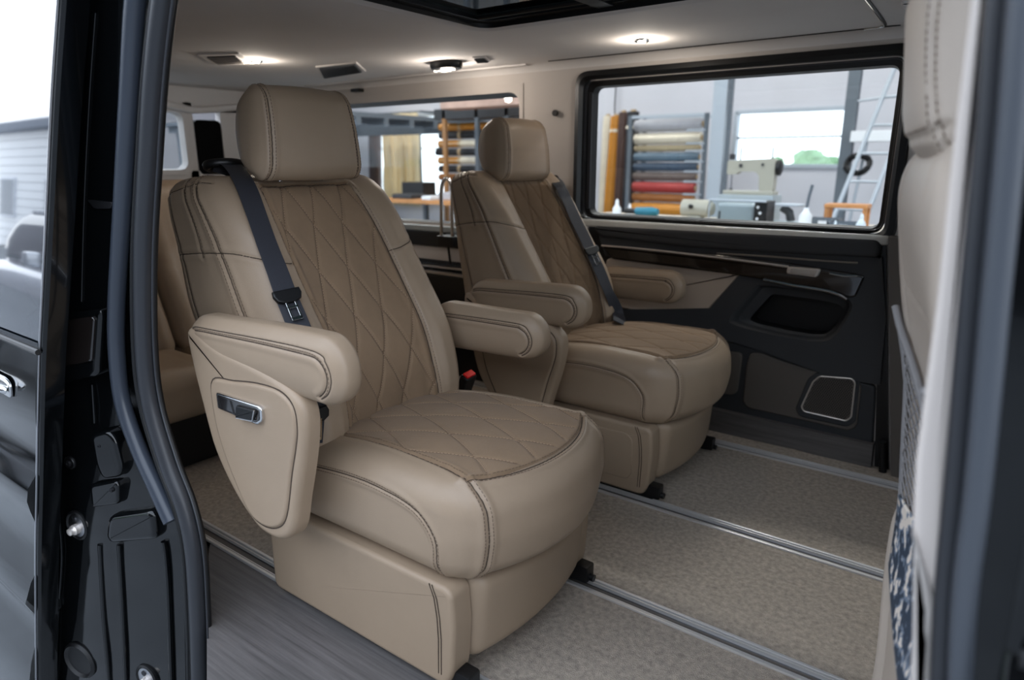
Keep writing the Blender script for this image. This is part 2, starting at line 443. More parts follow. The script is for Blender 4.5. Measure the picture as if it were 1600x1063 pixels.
# chrome edged headliner panel line
q = [at(862, 98, Z=CZ-.001), at(960, 92, Z=CZ-.001), at(1180, 71, Z=CZ-.001), at(1340, 53, Z=CZ-.001)]
yl = 2.365
ln = [(-1.56, yl, CZ-.001), (-.44, yl, CZ-.001), (-.40, yl-.01, CZ-.001), (-.378, yl-.05, CZ-.001), (-.365, 2.0, CZ-.001), (-.36, 1.75, CZ-.001)]
struct('trim_2', MB().tube(smooth_path(ln, 6), .0035, 8, flat=.6), rubber_dark)
struct('trim_3', MB().tube(smooth_path([(a-.004*(i > 2), b-.005*(i < 3), c-.002) for i, (a, b, c) in enumerate(ln)][1:], 6), .0025, 8), chrome)
# --- far side: header, pillars, lower wall
wf = MB()
def WB(x0, x1, z0, z1, y0=YF, y1=YF+.07, mb=None): (mb or wf).box((x0, y0, z0), (x1, y1, z1))
WB(-3.6, 1.3, 1.30, 1.42); WB(-1.74, -1.435, .70, 1.30)
WB(-.325, -.06, -.03, 1.30)
WB(-3.6, -3.35, .70, 1.30)
struct('wall_right', wf, beige_trim)
wl = MB(); WB(-3.6, -1.5, -.03, .70, mb=wl); WB(-1.5, -.325, -.03, .74, y0=2.50, y1=2.56, mb=wl); struct('wall_right_lower', wl, dark_trim)
ck = MB().lathe([(.003, -.018), (.012, -.018), (.013, -.010), (.009, 0)], tuple(at(870, 177, Y=YF)), axis='Y', n=20)
tag(ck.build('coat_hook', black_plastic), 'small round black coat hook button on the beige pillar', 'hook')
# --- window 1: the sliding window in front of the far captain seat
def rrect(x0, x1, z0, z1, y, r, n=6): return round_poly([(x0, y, z0), (x1, y, z0), (x1, y, z1), (x0, y, z1)], r, n)
wx0, wx1, wz0, wz1 = -1.465, -.288, .742, 1.338
w1 = bpy.data.objects.new('window_1', None); C.objects.link(w1); tag(w1, kind='structure')
L0 = rrect(wx0, wx1, wz0, wz1, YF, .055); L1 = rrect(wx0+.004, wx1-.004, wz0+.004, wz1-.004, YF-.022, .055)
L2 = rrect(wx0+.022, wx1-.022, wz0+.02, wz1-.022, YF-.026, .045); L3 = rrect(wx0+.034, wx1-.034, wz0+.03, wz1-.034, YF-.012, .04)
L4 = rrect(wx0+.038, wx1-.038, wz0+.03, wz1-.038, YF+.035, .038)
mb = MB(); mb.ring(L0, L1); mb.ring(L1, L2); mb.ring(L2, L3); mb.ring(L3, L4)
mb.build('window_seal', black_plastic, w1)
M4 = rrect(wx0+.040, wx1-.040, wz0+.032, wz1-.040, YF+.012, .036); M5 = rrect(wx0+.062, wx1-.055, wz0+.045, wz1-.058, YF+.018, .03); M6 = rrect(wx0+.066, wx1-.058, wz0+.05, wz1-.062, YF+.055, .03)
mb = MB(); mb.ring(M4, M5); mb.ring(M5, M6); mb.build('window_frame', rubber_dark, w1)
mb = MB(); mb.box((wx0+.05, YF+.004, wz0+.07), (wx0+.066, YF+.012, wz1-.08), .003).build('side_channel', rubber, w1)
MB().tube(rrect(wx0+.040, wx1-.040, wz0+.04, wz1-.040, YF+.006, .036), .003, 8, closed=True).build('frame_edge', steel_dark, w1)
MB().box((wx0+.03, YF+.052, wz0+.03), (wx1-.03, YF+.056, wz1-.03)).build('window_pane', glass_clear, w1)
# --- window 2: rear quarter window
v0, v1, u0, u1 = -3.30, -1.735, .70, 1.292
w2 = bpy.data.objects.new('window_2', None); C.objects.link(w2); tag(w2, kind='structure')
a0 = rrect(v0-.06, v1+.01, u0-.02, u1+.02, YF-.004, .001); a1 = rrect(v0+.02, v1-.012, u0+.012, u1-.012, YF+.0, .06); a2 = rrect(v0+.024, v1-.016, u0+.016, u1-.028, YF+.06, .055)
mb = MB(); mb.ring(a0, a1); mb.build('window_reveal', beige_trim, w2)
mb = MB(); mb.ring(a1, a2); mb.build('window_frame', rubber_dark, w2)
MB().box((v0, YF+.058, u0), (v1, YF+.062, u1)).build('window_pane', glass_clear, w2)
# lower trims of the rear quarter (seen between the seats)
struct('trim_5', MB().box((-3.5, YF-.035, .672), (-1.50, YF+.05, .700), .008), mat('grey_sill', (.60, .63, .64), .3))
struct('trim_6', MB().box((-3.5, YF-.03, .60), (-1.50, YF+.0, .672), .008), black_plastic)
struct('trim_7', MB().box((-3.5, YF-.02, .535), (-1.50, YF+.0, .60), .004), beige_trim)
struct('trim_8', MB().box((-3.5, YF-.05, .502), (-1.50, YF+.0, .512), .003).box((-3.5, YF-.09, .478), (-1.50, YF+.0, .492), .004), alu)
struct('trim_9', MB().box((-3.5, YF-.10, .0), (-1.55, YF+.0, .478), .004), black_plastic)
# --- rear wall with the tailgate window
RX = -3.6
rw = MB()
def RB(y0, y1, z0, z1, x0=RX-.05, x1=RX): rw.box((x0, y0, z0), (x1, y1, z1))
RB(.6, 2.5, -.03, .95); RB(.6, 2.5, 1.26, 1.42); RB(.6, .85, .9, 1.3); RB(1.985, 2.03, .9, 1.3); RB(2.19, 2.5, .9, 1.3)
struct('wall_back', rw, headliner)
w3 = bpy.data.objects.new('window_3', None); C.objects.link(w3); tag(w3, kind='structure')
def yrect(y0, y1, z0, z1, x, r): return round_poly([(x, y0, z0), (x, y1, z0), (x, y1, z1), (x, y0, z1)], r, 6)
mb = MB(); mb.ring(yrect(.82, 2.0, .93, 1.275, RX+.006, .05), yrect(.86, 1.975, .955, 1.25, RX-.0, .05)); mb.ring(yrect(.86, 1.975, .955, 1.25, RX, .05), yrect(.865, 1.97, .96, 1.245, RX-.05, .05)); mb.build('window_frame', headliner, w3)
MB().box((RX-.046, .83, .93), (RX-.042, 2.0, 1.27)).build('window_pane', glass_clear, w3)
w4 = bpy.data.objects.new('window_4', None); C.objects.link(w4); tag(w4, kind='structure')
MB().prism(yrect(2.035, 2.185, .93, 1.215, RX-.03, .03), (.034, 0, 0), bev=.004).build('window_pane', mat('blacked_out_glass', (.012, .012, .014), .6, spec=.1), w4)
# arch moulding of the tailgate
struct('trim_10', MB().tube(smooth_path([(RX+.03, .9, 1.30), (RX+.03, 1.7, 1.30), (RX+.03, 1.93, 1.275), (RX+.03, 2.05, 1.262), (RX+.03, 2.35, 1.30)], 6), .018, 10), headliner)
# --- near side behind the door opening and above it
wn = MB(); wn.box((-3.6, .65, -.03), (-1.62, .69, .75)); wn.box((-3.6, .65, 1.24), (-1.6, .69, 1.42)); wn.box((-1.80, .65, .7), (-1.62, .69, 1.3)); wn.box((-3.6, .65, .7), (-3.4, .69, 1.3))
wn.box((-1.6, .60, 1.335), (1.3, .66, 1.42))
struct('wall_left', wn, beige_trim)
w5 = bpy.data.objects.new('window_5', None); C.objects.link(w5); tag(w5, kind='structure')
MB().box((-3.42, .665, .73), (-1.76, .67, 1.26)).build('window_pane', glass_dark, w5)
# --- outer roof, underbody and nose of the van
rf = MB().box((-3.7, .56, CZ+.06), (HX0-.04, 2.52, CZ+.10), .02).box((HX1+.04, .56, CZ+.06), (1.3, 2.52, CZ+.10), .02).box((HX0-.05, .56, CZ+.06), (HX1+.05, HY0-.02, CZ+.10)).box((HX0-.05, HY1+.02, CZ+.06), (HX1+.05, 2.52, CZ+.10))
struct('roof', rf, paint)
struct('wall_front', MB().box((1.0, .62, -.05), (1.1, 2.5, .72), .02).box((.72, .68, .45), (1.05, 2.40, .74), .05, 3), dark_trim)
struct('windshield', MB().prism([(1.1, .62, .72), (1.1, 2.5, .72), (.72, 2.45, 1.40), (.72, .67, 1.40)], (.006, 0, .003)), glass_clear)
fd = MB().box((-.06, YF, -.03), (1.05, YF+.07, .74)); struct('wall_right_front', fd, dark_trim)
w6 = bpy.data.objects.new('window_6', None); C.objects.link(w6); tag(w6, kind='structure')
MB().box((-.06, YF+.03, .74), (1.02, YF+.034, 1.31)).build('window_pane', glass_clear, w6)
# ground and forecourt
concrete = mat('asphalt_ground', (.50, .51, .52), .75, bump=(60, .4, .004), var=(2.2, .15))
struct('ground', MB().box((-30, -30, -.62), (22, 12, -.52)), concrete)
struct('sill_body', MB().box((-1.10, .47, -.28), (.3, .60, -.035), .01), paint)
struct('body_side', MB().box((-3.7, .585, -.25), (-2.0, .63, .72), .02).box((-3.7, .60, .72), (-3.4, .64, 1.4), .02).box((-3.7, .60, 1.26), (-1.9, .64, 1.44), .02), paint)
# ================================================================== far sliding door trim
def plate(name, pxl, Y, t, m, r=.012, bev=.004, parent=None, lab=None, cat=None, kind='structure'):
    """trim plate whose front face stands at Y; outline read on that plane"""
    pts = [at(x, y, Y=Y) for x, y in pxl]; r = max(r, bev*2.2)
    o = MB().prism(round_poly([(p[0], Y+t, p[2]) for p in pts], r, 5), (0, -t, 0), bev=bev).build(name, m, parent)
    if parent is None: tag(o, kind=kind)
    return o
dt = bpy.data.objects.new('door_1', None); C.objects.link(dt); tag(dt, kind='structure')
def dplate(*a, **k): return plate(*a, parent=dt, **k)
X0 = -1.50
def zx(z0, z1, x0, x1, y0, y1, name, m, bev=.008): return MB().box((x0, y0, z0), (x1, y1, z1), bev, 3).build(name, m, dt)
sill_m = mat('sill_grey_satin', (.80, .80, .78), .22, coat=.3)
zx(.742, .772, X0, -.30, YF-.034, YF+.050, 'sill_ledge', sill_m, .010)
# upper band with a soft rounded shoulder
dplate('upper_panel', [(925, 352), (1378, 374), (1376, 404), (1200, 396), (1060, 386), (935, 370)], 2.392, .10, dark_trim, r=.006, bev=.012)
dplate('mid_panel', [(935, 368), (1080, 382), (1376, 402), (1372, 470), (1340, 470), (1100, 430), (945, 400)], 2.402, .09, dark_trim, r=.006, bev=.004)
dplate('decor_strip', [(940, 384), (1120, 398), (1236, 412), (1352, 431), (1336, 466), (1300, 462), (1240, 446), (1150, 430), (955, 405)], 2.388, .10, gloss_trim, r=.006, bev=.006)
def rod(name, pxs, Y, rad, m, parent=dt, flat=1.): return MB().tube(smooth_path([at(x, y, Y=Y) for x, y in pxs], 6), rad, 8, flat=flat).build(name, m, parent)
satin = mat('satin_chrome', (.80, .77, .74), .35, metal=.55)
rod('chrome_line', [(940, 384), (1000, 389), (1100, 400), (1180, 410), (1232, 417)], 2.384, .0042, satin)
rod('chrome_line', [(1120, 396), (1200, 401), (1290, 408), (1340, 411)], 2.397, .0035, mat('satin_dark_strip', (.55, .52, .49), .3, metal=.5))
rod('chrome_line', [(1296, 427), (1318, 431), (1340, 431)], 2.384, .0035, chrome)
rod('pull_strip', [(1193, 437), (1240, 446), (1290, 454), (1312, 461), (1323, 468)], 2.380, .005, chrome)
hd = dplate('door_handle', [(1230, 417), (1282, 421), (1276, 434), (1228, 428)], 2.372, .02, satin, r=.006, bev=.004)
MB().prism(round_poly([(p[0], 2.372, p[2]) for p in PX([(1236, 419.5), (1277, 422.5), (1273, 430.5), (1234, 426.5)], 2.372)], .003), (0, -.0025, 0), bev=.001).build('handle_pad', mat('handle_pad_grey', (.66, .63, .60), .3), hd)
dplate('fabric_panel', [(948, 404), (1060, 414), (1157, 428), (1098, 494), (1080, 496), (975, 483), (930, 476)], 2.398, .10, mat('door_fabric', (.66, .60, .545), .7, bump=(500, .2, .0005)), r=.008, bev=.006)
# black surround with the pocket: band pieces round the opening so that the pocket is a real hollow
outer = PX([(1157, 428), (1235, 437), (1300, 452), (1335, 462), (1352, 435), (1378, 402), (1384, 500), (1375, 602), (1300, 590), (1180, 545), (1090, 520), (965, 505), (960, 484), (1080, 496), (1098, 494)], 2.396)
inner = PX([(1186, 447), (1210, 449), (1260, 455), (1300, 462), (1320, 468), (1326, 474), (1327, 482), (1318, 500), (1305, 520), (1290, 531), (1262, 531), (1210, 522), (1160, 510), (1142, 502), (1150, 490)], 2.396)
def loop_resample(P, n=90):
    P = [np.array(p) for p in P]; P.append(P[0]); s = np.concatenate([[0], np.cumsum([np.linalg.norm(b-a) for a, b in zip(P, P[1:])])]); A = np.array(P)
    t = np.linspace(0, s[-1], n, endpoint=False); return [tuple(np.interp(x, s, A[:, i]) for i in range(3)) for x in t]
def angle_sort(outer, inner, n=120):
    """pair the loops by direction from the hollow's centre, so the band never folds over"""
    c = np.mean(np.array(inner), 0); res = []
    for L in (outer, inner):
        D = np.array(loop_resample(L, 1500)); th = np.arctan2(D[:, 2]-c[2], D[:, 0]-c[0]); res.append((D, th))
    A, B = [], []
    for t in np.linspace(-PI, PI, n, endpoint=False):
        for (D, th), out in zip(res, (A, B)):
            e = np.abs(np.angle(np.exp(1j*(th-t)))); ok = e < e.min()+.02
            r = np.hypot(D[:, 0]-c[0], D[:, 2]-c[2]); i = np.where(ok)[0][np.argmax(r[ok])] if out is A else int(np.argmin(e)); out.append(tuple(D[i]))
    return A, B
A, B = angle_sort([tuple(p) for p in outer], [tuple(v) for v in round_poly(inner, .012, 3)])
cB = np.mean(np.array(B), 0)
def grow(L, f, y): return [(cB[0]+(x-cB[0])*f, y, cB[2]+(z-cB[2])*f) for x, _, z in L]
mb = MB(); mb.ring([(x, YF+.06, z) for x, y, z in A], A); mb.ring(A, grow(B, 1.06, 2.396)); mb.ring(grow(B, 1.06, 2.396), grow(B, 1.0, 2.402)); mb.ring(grow(B, 1.0, 2.402), grow(B, .93, 2.418))
mb.ring(grow(B, .93, 2.418), [(cB[0]+(x-cB[0])*.80+.012, 2.424, cB[2]+(z-cB[2])*.74-.008) for x, _, z in B])
mb.build('pocket_surround', dark_trim, dt, angle=35)
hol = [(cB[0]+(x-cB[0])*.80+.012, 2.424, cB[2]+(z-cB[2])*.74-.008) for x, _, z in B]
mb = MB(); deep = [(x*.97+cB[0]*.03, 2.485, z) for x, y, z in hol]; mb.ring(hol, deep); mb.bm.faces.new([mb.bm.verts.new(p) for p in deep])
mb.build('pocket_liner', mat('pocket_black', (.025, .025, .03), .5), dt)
# lower skin of the door, the recessed brown panel and the speaker
YL = 2.412
dplate('lower_panel', [(930, 500), (1090, 515), (1180, 540), (1300, 585), (1368, 604), (1363, 702), (1240, 668), (1112, 640), (1000, 610), (920, 580)], YL, .09, dark_trim, r=.01, bev=.006)
dplate('lower_inlay', [(1172, 552), (1190, 552), (1225, 566), (1300, 588), (1340, 598), (1346, 604), (1338, 668), (1326, 674), (1240, 654), (1168, 638), (1160, 628), (1166, 570)], YL-.008, .03, brown_trim, r=.012, bev=.005)
dplate('lower_inlay', [(1100, 545), (1156, 551), (1160, 556), (1152, 612), (1144, 618), (1090, 610)], YL-.006, .03, brown_trim, r=.01, bev=.004)
rim = PX([(1281, 588), (1331, 592), (1336, 598), (1330, 652), (1322, 658), (1256, 643), (1252, 636), (1270, 597)], YL-.016)
sp = dplate('speaker_surround', [(1276, 582), (1335, 587), (1343, 596), (1337, 660), (1324, 668), (1250, 652), (1242, 640), (1262, 592)], YL-.012, .02, dark_trim, r=.012, bev=.005)
rimr = [tuple(v) for v in round_poly(rim, .008, 4)]
MB().tube(rimr, .0028, 8, closed=True).build('speaker_rim', satin, sp)
c = np.mean(np.array(rim), 0)
MB().prism([(x, YL-.0125, z) for x, _, z in rimr], (0, -.0015, 0)).build('speaker_grille', brown_trim, sp)
# perforations: flat dark discs painted in for the shaded holes, joined into one
hol_m = mat('grille_hole', (.015, .015, .015), .9)
rx = [p[0] for p in rim]; rz = [p[2] for p in rim]
def inpoly(x, z, P):
    r = False; n = len(P)
    for i in range(n):
        (x1, z1), (x2, z2) = P[i], P[(i+1) % n]
        if (z1 > z) != (z2 > z) and x < (x2-x1)*(z-z1)/(z2-z1)+x1: r = not r
    return r
P2 = [(c[0]+(a[0]-c[0])*.93, c[2]+(a[2]-c[2])*.93) for a in rimr]; mb = MB(); st_ = .0075; row = 0; z = min(rz)
while z < max(rz):
    x = min(rx)+(row % 2)*st_/2
    while x < max(rx):
        if inpoly(x, z, P2):
            mb.bm.faces.new([mb.bm.verts.new((x+.0027*math.cos(a), YL-.0145, z+.0027*math.sin(a))) for a in np.linspace(0, 2*PI, 6, endpoint=False)])
        x += st_
    z += st_*.8; row += 1
tag(mb.build('grille_holes', hol_m, sp), kind='stuff')
# kick panel of dark wood and its capping
struct('trim_11', MB().prism(PX([(1000, 612), (1122, 641), (1240, 668), (1364, 696), (1360, 735), (1240, 702), (1119, 676), (1000, 645)], 2.388), (0, .045, 0)), def_wood)
struct('trim_12', MB().box((-3.5, 2.40, -.012), (-1.0, 2.44, .15)), black_plastic)
# jamb between the sliding door and the front seat
struct('trim_13', MB().prism(PX([(1378, 365), (1384, 374), (1388, 740), (1366, 736), (1370, 600), (1376, 480)], 2.41), (0, .09, 0)).tube([at(1379, 690, Y=2.38), at(1379, 745, Y=2.38)], .012, 10), black_plastic)
struct('trim_14', MB().prism(PX([(1388, 370), (1500, 390), (1480, 770), (1392, 745)], 2.36), (0, .14, 0), bev=.01), brown_trim)
struct('trim_15', MB().prism(PX([(1420, 70), (1560, 40), (1540, 400), (1420, 380)], 2.42), (0, .09, 0)), beige_trim)
# ================================================================== ceiling fittings
def spot(px, py, label, r=.019):
    p = at(px, py, Z=CZ-.002); t = empty('ceiling_spotlight', tuple(p), label, 'light', 'small chrome spotlights in the headliner')
    MB().lathe([(r*1.35, .001), (r*1.32, -.004), (r*1.1, -.006), (r, -.003)], n=28).build('bezel', chrome, t)
    MB().lathe([(r*1.0, -.0015), (r*.6, -.0045), (.001, -.0055)], n=24).build('bulb', MT.get('warm_bulb') or mat('warm_bulb', (1, .95, .85), .5, emit=((1, .86, .68), 14)), t)
    l = bpy.data.lights.new('spot_glow', 'POINT'); l.energy = 1.4; l.color = (1, .90, .78); l.shadow_soft_size = .02
    o = bpy.data.objects.new('spot_glow', l); C.objects.link(o); o.location = (p[0], p[1], p[2]-.03)
spot(1003, 63, 'lit chrome spotlight above the far sliding window')
spot(400, 95, 'lit spotlight beside the slotted vent at the left of the headliner')
def vent(pxs, label, frame=True, slats=6, m=dark_trim, fm=None, deep=.012, border=.018):
    P = [np.array(at(x, y, Z=CZ)) for x, y in pxs]; c = np.mean(P, 0); t = empty('ceiling_vent', tuple(c), label, 'vent')
    L = [tuple(p-c) for p in P]
    def sc(f, z): 
        out = []
        for x, y, _ in L:
            r = math.hypot(x, y); k = (r+f)/r; out.append((x*k, y*k, z))
        return round_poly(out, .012, 4)
    MB().prism(sc(border, .0), (0, 0, -.006), bev=.004).build('vent_frame', fm or headliner, t)
    MB().prism(sc(.0, -.0055), (0, 0, -.0025), bev=.001).build('vent_recess', black_plastic, t)
    a, b, d, e = [np.array(v) for v in L]
    for i in range(slats):
        f = (i+.5)/slats; p = a+(e-a)*f; q = b+(d-b)*f; s = (q-p)*.03
        MB().tube([tuple(p+s+np.array([0, 0, -.009])), tuple(q-s+np.array([0, 0, -.009]))], .0028, 6).build('slat', m, t)
    return t
vent([(498, 104), (555, 97), (566, 110), (506, 120)], 'dark slatted rectangular vent in the headliner behind the nearer headrest', slats=7)
vent([(322, 86), (368, 84), (384, 96), (340, 98)], 'beige framed vent at the left of the headliner beside a lit spotlight', slats=5, m=beige_trim, border=.045)
vent([(740, 89), (757, 88), (764, 94), (746, 95)], 'tiny dark grille beside the black dome lamp', slats=3, border=.012)
vent([(1410, 2), (1452, -2), (1458, 8), (1416, 12)], 'pale slotted grille at the front of the headliner above the front seat', slats=9, m=headliner, border=.008)
p = at(697, 97, Z=CZ); t = empty('dome_lamp', tuple(p), 'black oval dome lamp with lit bulbs in the headliner', 'light', None)
MB().lathe([(.075, .0), (.077, -.012), (.070, -.026), (.050, -.032), (.001, -.032)], n=32, mtx=Matrix.Diagonal((1, .62, 1, 1))).build('lamp_body', black_plastic, t)
bulb = MT['warm_bulb']
MB().box((-.022, -.020, -.0345), (.022, .006, -.031), .002).build('lamp_lens', bulb, t)
for s in (-1, 1): MB().lathe([(.008, -.028), (.007, -.033), (.001, -.034)], (s*.046, -.010, 0), n=14).build('reading_bulb', bulb, t)
l = bpy.data.lights.new('dome_glow', 'POINT'); l.energy = 2.6; l.color = (1, .90, .80); l.shadow_soft_size = .03
o = bpy.data.objects.new('dome_glow', l); C.objects.link(o); o.location = (p[0], p[1], p[2]-.06)
p = at(555, 141, Y=YF-.03); tag(MB().box((p[0]-.03, YF-.036, p[2]-.008), (p[0]+.03, YF+.01, p[2]+.008), .003).build('hook_cover', black_plastic), 'tiny dark cover on the headliner edge above the rear window', 'cover')
# ================================================================== captain seats
# seat frame: x forward, y across (away from the door), z up; origin on the floor
xf_t = lerp_tab([(.30, -.14), (.40, -.155), (.50, -.165), (.60, -.195), (.70, -.255), (.79, -.312), (.88, -.366), (.93, -.40), (.98, -.435)])
xb_t = lerp_tab([(.30, -.43), (.45, -.49), (.66, -.575), (.80, -.595), (.93, -.612), (.98, -.64)])
wy_t = lerp_tab([(.30, .94), (.42, 1.0), (.60, 1.03), (.78, 1.025), (.88, 1.03), (.94, 1.0), (.98, .95)])
BACK_IN = 0.
def D_back(P):
    z = .655+P[:, 2]; t = (P[:, 0]+.09)/.18; y0 = P[:, 1]
    xf, xb = xf_t(z), xb_t(z)+BACK_IN*sstep((z-.4)/.3)
    ay = np.abs(y0)
    bol = .032*sstep((ay-.115)/.06)*(1-sstep((ay-.20)/.05)*.35)-.012*(1-sstep((ay-.05)/.09))
    fade = np.clip(t, 0, 1)**2
    bol = bol*np.interp(z, [.3, .45, .85, .96], [.5, 1, .8, .1])
    x = xb+(xf-xb)*t+bol*fade-.018
    y = y0*wy_t(z)*(1+.02*np.sin(PI*np.clip(t, 0, 1)))
    # the shell tapers a little towards the rear
    y = y*(1+.05*(1-np.clip(t, 0, 1))*sstep((z-.5)/.2))
    zz = z-.012*(1-np.clip(t*1.2, 0, 1))*sstep((z-.8)/.15)
    return np.stack([x, y, zz], 1)
def quilt(P, ucoord, vcoord, W, H, mask, depth=.0042, width=.0028, puff=.0035, ph=(0., 0.)):
    g = math.sqrt(1/W**2+1/H**2); out = 0
    for k, s in enumerate((1, -1)):
        a = ucoord/W+s*vcoord/H+ph[k]; d = np.abs(a-np.round(a))/g
        out = out-depth*np.exp(-(d/width)**2)
        out = out+puff*.5*np.abs(np.sin(PI*a))**.7
    return out*mask
def quilt_lines(rangeu, rangev, W, H, inside, to3, ph=(0., 0.)):
    res = []
    for k, s in enumerate((1, -1)):
        n0_ = int(math.floor(rangeu[0]/W-abs(rangev[1]/H)-abs(rangev[0]/H)))-2; n1_ = int(math.ceil(rangeu[1]/W+abs(rangev[1]/H)+abs(rangev[0]/H)))+2
        for n in range(n0_, n1_):
            v = np.arange(rangev[0], rangev[1], .004); u = (n-ph[k]-s*v/H)*W; ok = inside(u, v)
            idx = np.where(ok)[0]
            if len(idx) < 4: continue
            for run in np.split(idx, np.where(np.diff(idx) > 1)[0]+1):
                if len(run) > 4: res.append(to3(u[run], v[run]))
    return res
ins_w = lerp_tab([(-.36, .165), (-.25, .148), (-.12, .138), (.05, .138), (.15, .138), (.24, .132), (.34, .125)])   # half width of the quilted insert by box z
QW, QH = .083, .20
def make_backrest(root):
    s = Soft((.09, .25, .315), (.055, .05, .055), D_back, .0031)
    top = .292
    for sg in (-1, 1):
        zs = np.linspace(-.315, top, 16)
        s.seam([(.09, sg*ins_w(z), z) for z in zs], .007, .0035, stitch=(.006*sg,), roll=.002, crv=0)
        s.seam([(.09, sg*ins_w(.125), .125), (.09, sg*.20, .14), (.07, sg*.25, .155), (.0, sg*.25, .15), (-.08, sg*.25, .135)], .0035, .0022, crv=4)
        s.seam([(.045, sg*.25, -.31), (.045, sg*.25, 0), (.045, sg*.25, .2), (.035, sg*.245, .285), (.02, sg*.2, .315)], .0038, .0024, stitch=(-.006, .006), roll=.0022)
        s.seam([(.005, sg*.25, .14), (.01, sg*.25, .22), (.0, sg*.245, .285), (-.02, sg*.2, .315)], .0028, .0020, stitch=(.005,))
        s.seam([(-.05, sg*.25, -.31), (-.05, sg*.25, .24), (-.05, sg*.235, .30)], .003, .0022)
        s.seam([(.055, sg*.22, .29), (.0, sg*.24, .295), (-.08, sg*.245, .275)], .003, .0022)
    s.seam([(.09, -ins_w(top), top), (.09, 0, top+.002), (.09, ins_w(top), top)], .004, .003, crv=0)
    P = s.P; nn = s.n0(P); zz = P[:, 2]; inside = (nn[:, 0] > .5) & (np.abs(P[:, 1]) < ins_w(zz)) & (zz < top)
    edge = np.clip((ins_w(zz)-np.abs(P[:, 1]))/.01, 0, 1)*np.clip((top-zz)/.01, 0, 1)
    s.disp += quilt(P, P[:, 1], zz, QW, QH, inside*edge, ph=(.35, .35))
    ql = []
    for l in quilt_lines((-.2, .2), (-.31, top), QW, QH, lambda u, v: np.abs(u) < ins_w(v)-.004, lambda u, v: np.stack([np.full(len(u), .09), u, v], 1), ph=(.35, .35)):
        ql.append(s.proj(l))
    s.finish('backrest', leather, root, lambda c, n: (n[:, 0] > .5) & (np.abs(c[:, 1]) < ins_w(c[:, 2])) & (c[:, 2] < top), suede)
    quilt_seams(s, ql, root, .0042); s.seam_lines('seam_line', crevice, root); s.stitches('stitching', stitch_m, root)
def quilt_seams(s, ql, root, depth):
    k = Soft.__new__(Soft); k.__dict__.update(s.__dict__); k.ln = [(l, depth+.0006, .0007) for l in ql]; k.seam_lines('quilt_line', quilt_line_m, root)
    k.st = [(l, 0) for l in ql]; k.stitches('quilt_stitching', quilt_thread, root, length=.0036, pitch=.0058, rad=.00055)
quilt_line_m = mat('quilt_line', (.37, .29, .225), .9)
def D_cush(P):
    x, y, z = P[:, 0], P[:, 1], P[:, 2]; f = sstep((x+.1)/.40); ty = np.clip(1-(y/.245)**2, 0, 1)
    X = -.07+x+f*(.088*ty)+f*.014*(1-(z/.1)**2)-f*.012*np.clip(-z/.1, 0, 1)
    up = (z+.1)/.2
    Z = .337+z+up*(.012*ty*(1-.0*f))-up*.045*(1-sstep((x+.31)/.42))-up*.012*sstep((x-.2)/.1)*ty
    Z = Z+(1-up)*.0
    Yv = y*(1+.03*f*up)*(1-.0*f)
    Yv = Yv+np.sign(y)*.006*(1-(z/.1)**2)*(np.abs(y)/.245)**4
    return np.stack([X, Yv, Z], 1)
def make_cushion(root):
    s = Soft((.31, .245, .103), (.06, .045, .055), D_cush, .0031); T = .103
    ix = [(-.31, .175), (-.1, .176), (.05, .18), (.16, .185), (.225, .19), (.262, .196)]
    for sg in (-1, 1):
        s.seam([(a, sg*b, T) for a, b in ix], .006, .0032, stitch=(.006*sg,), roll=.002)
        s.seam([(.268, sg*.197, T-.004), (.292, sg*.2, .088), (.306, sg*.202, .06), (.31, sg*.203, 0.), (.31, sg*.203, -.103)], .0045, .0026, stitch=(-.006, .006), roll=.003)
        s.seam([(-.31, sg*.245, .056), (-.1, sg*.245, .058), (.10, sg*.245, .056), (.20, sg*.245, .042), (.244, sg*.245, .0), (.255, sg*.245, -.05), (.258, sg*.245, -.103)], .0035, .0022, stitch=(-.0055, .0055), roll=.002)
    fr = [(.266, -.197, T), (.275, -.12, T), (.277, 0, T), (.275, .12, T), (.266, .197, T)]
    s.seam(fr, .0055, .003, stitch=(.006, -.006), roll=.0025)
    P = s.P; nn = s.n0(P); iw = lambda x: np.interp(x, [a for a, b in ix], [b for a, b in ix])
    edge = np.clip((iw(P[:, 0])-np.abs(P[:, 1]))/.012, 0, 1)*np.clip((.27-P[:, 0])/.012, 0, 1)*(P[:, 2] > .05)
    s.disp += quilt(P, P[:, 1], P[:, 0], .105, .20, edge, depth=.0032, puff=.004, ph=(.2, .2))
    ql = []
    for l in quilt_lines((-.24, .24), (-.2, .262), .105, .20, lambda u, v: (np.abs(u) < iw(v)-.004), lambda u, v: np.stack([v, u, np.full(len(u), T)], 1), ph=(.2, .2)):
        ql.append(s.proj(l))
    s.finish('seat_cushion', leather, root, lambda c, n: (c[:, 2] > .06) & (n[:, 2] > .45) & (np.abs(c[:, 1]) < iw(c[:, 0])) & (c[:, 0] < .2705), suede)
    quilt_seams(s, ql, root, .0032); s.seam_lines('seam_line', crevice, root); s.stitches('stitching', stitch_m, root)
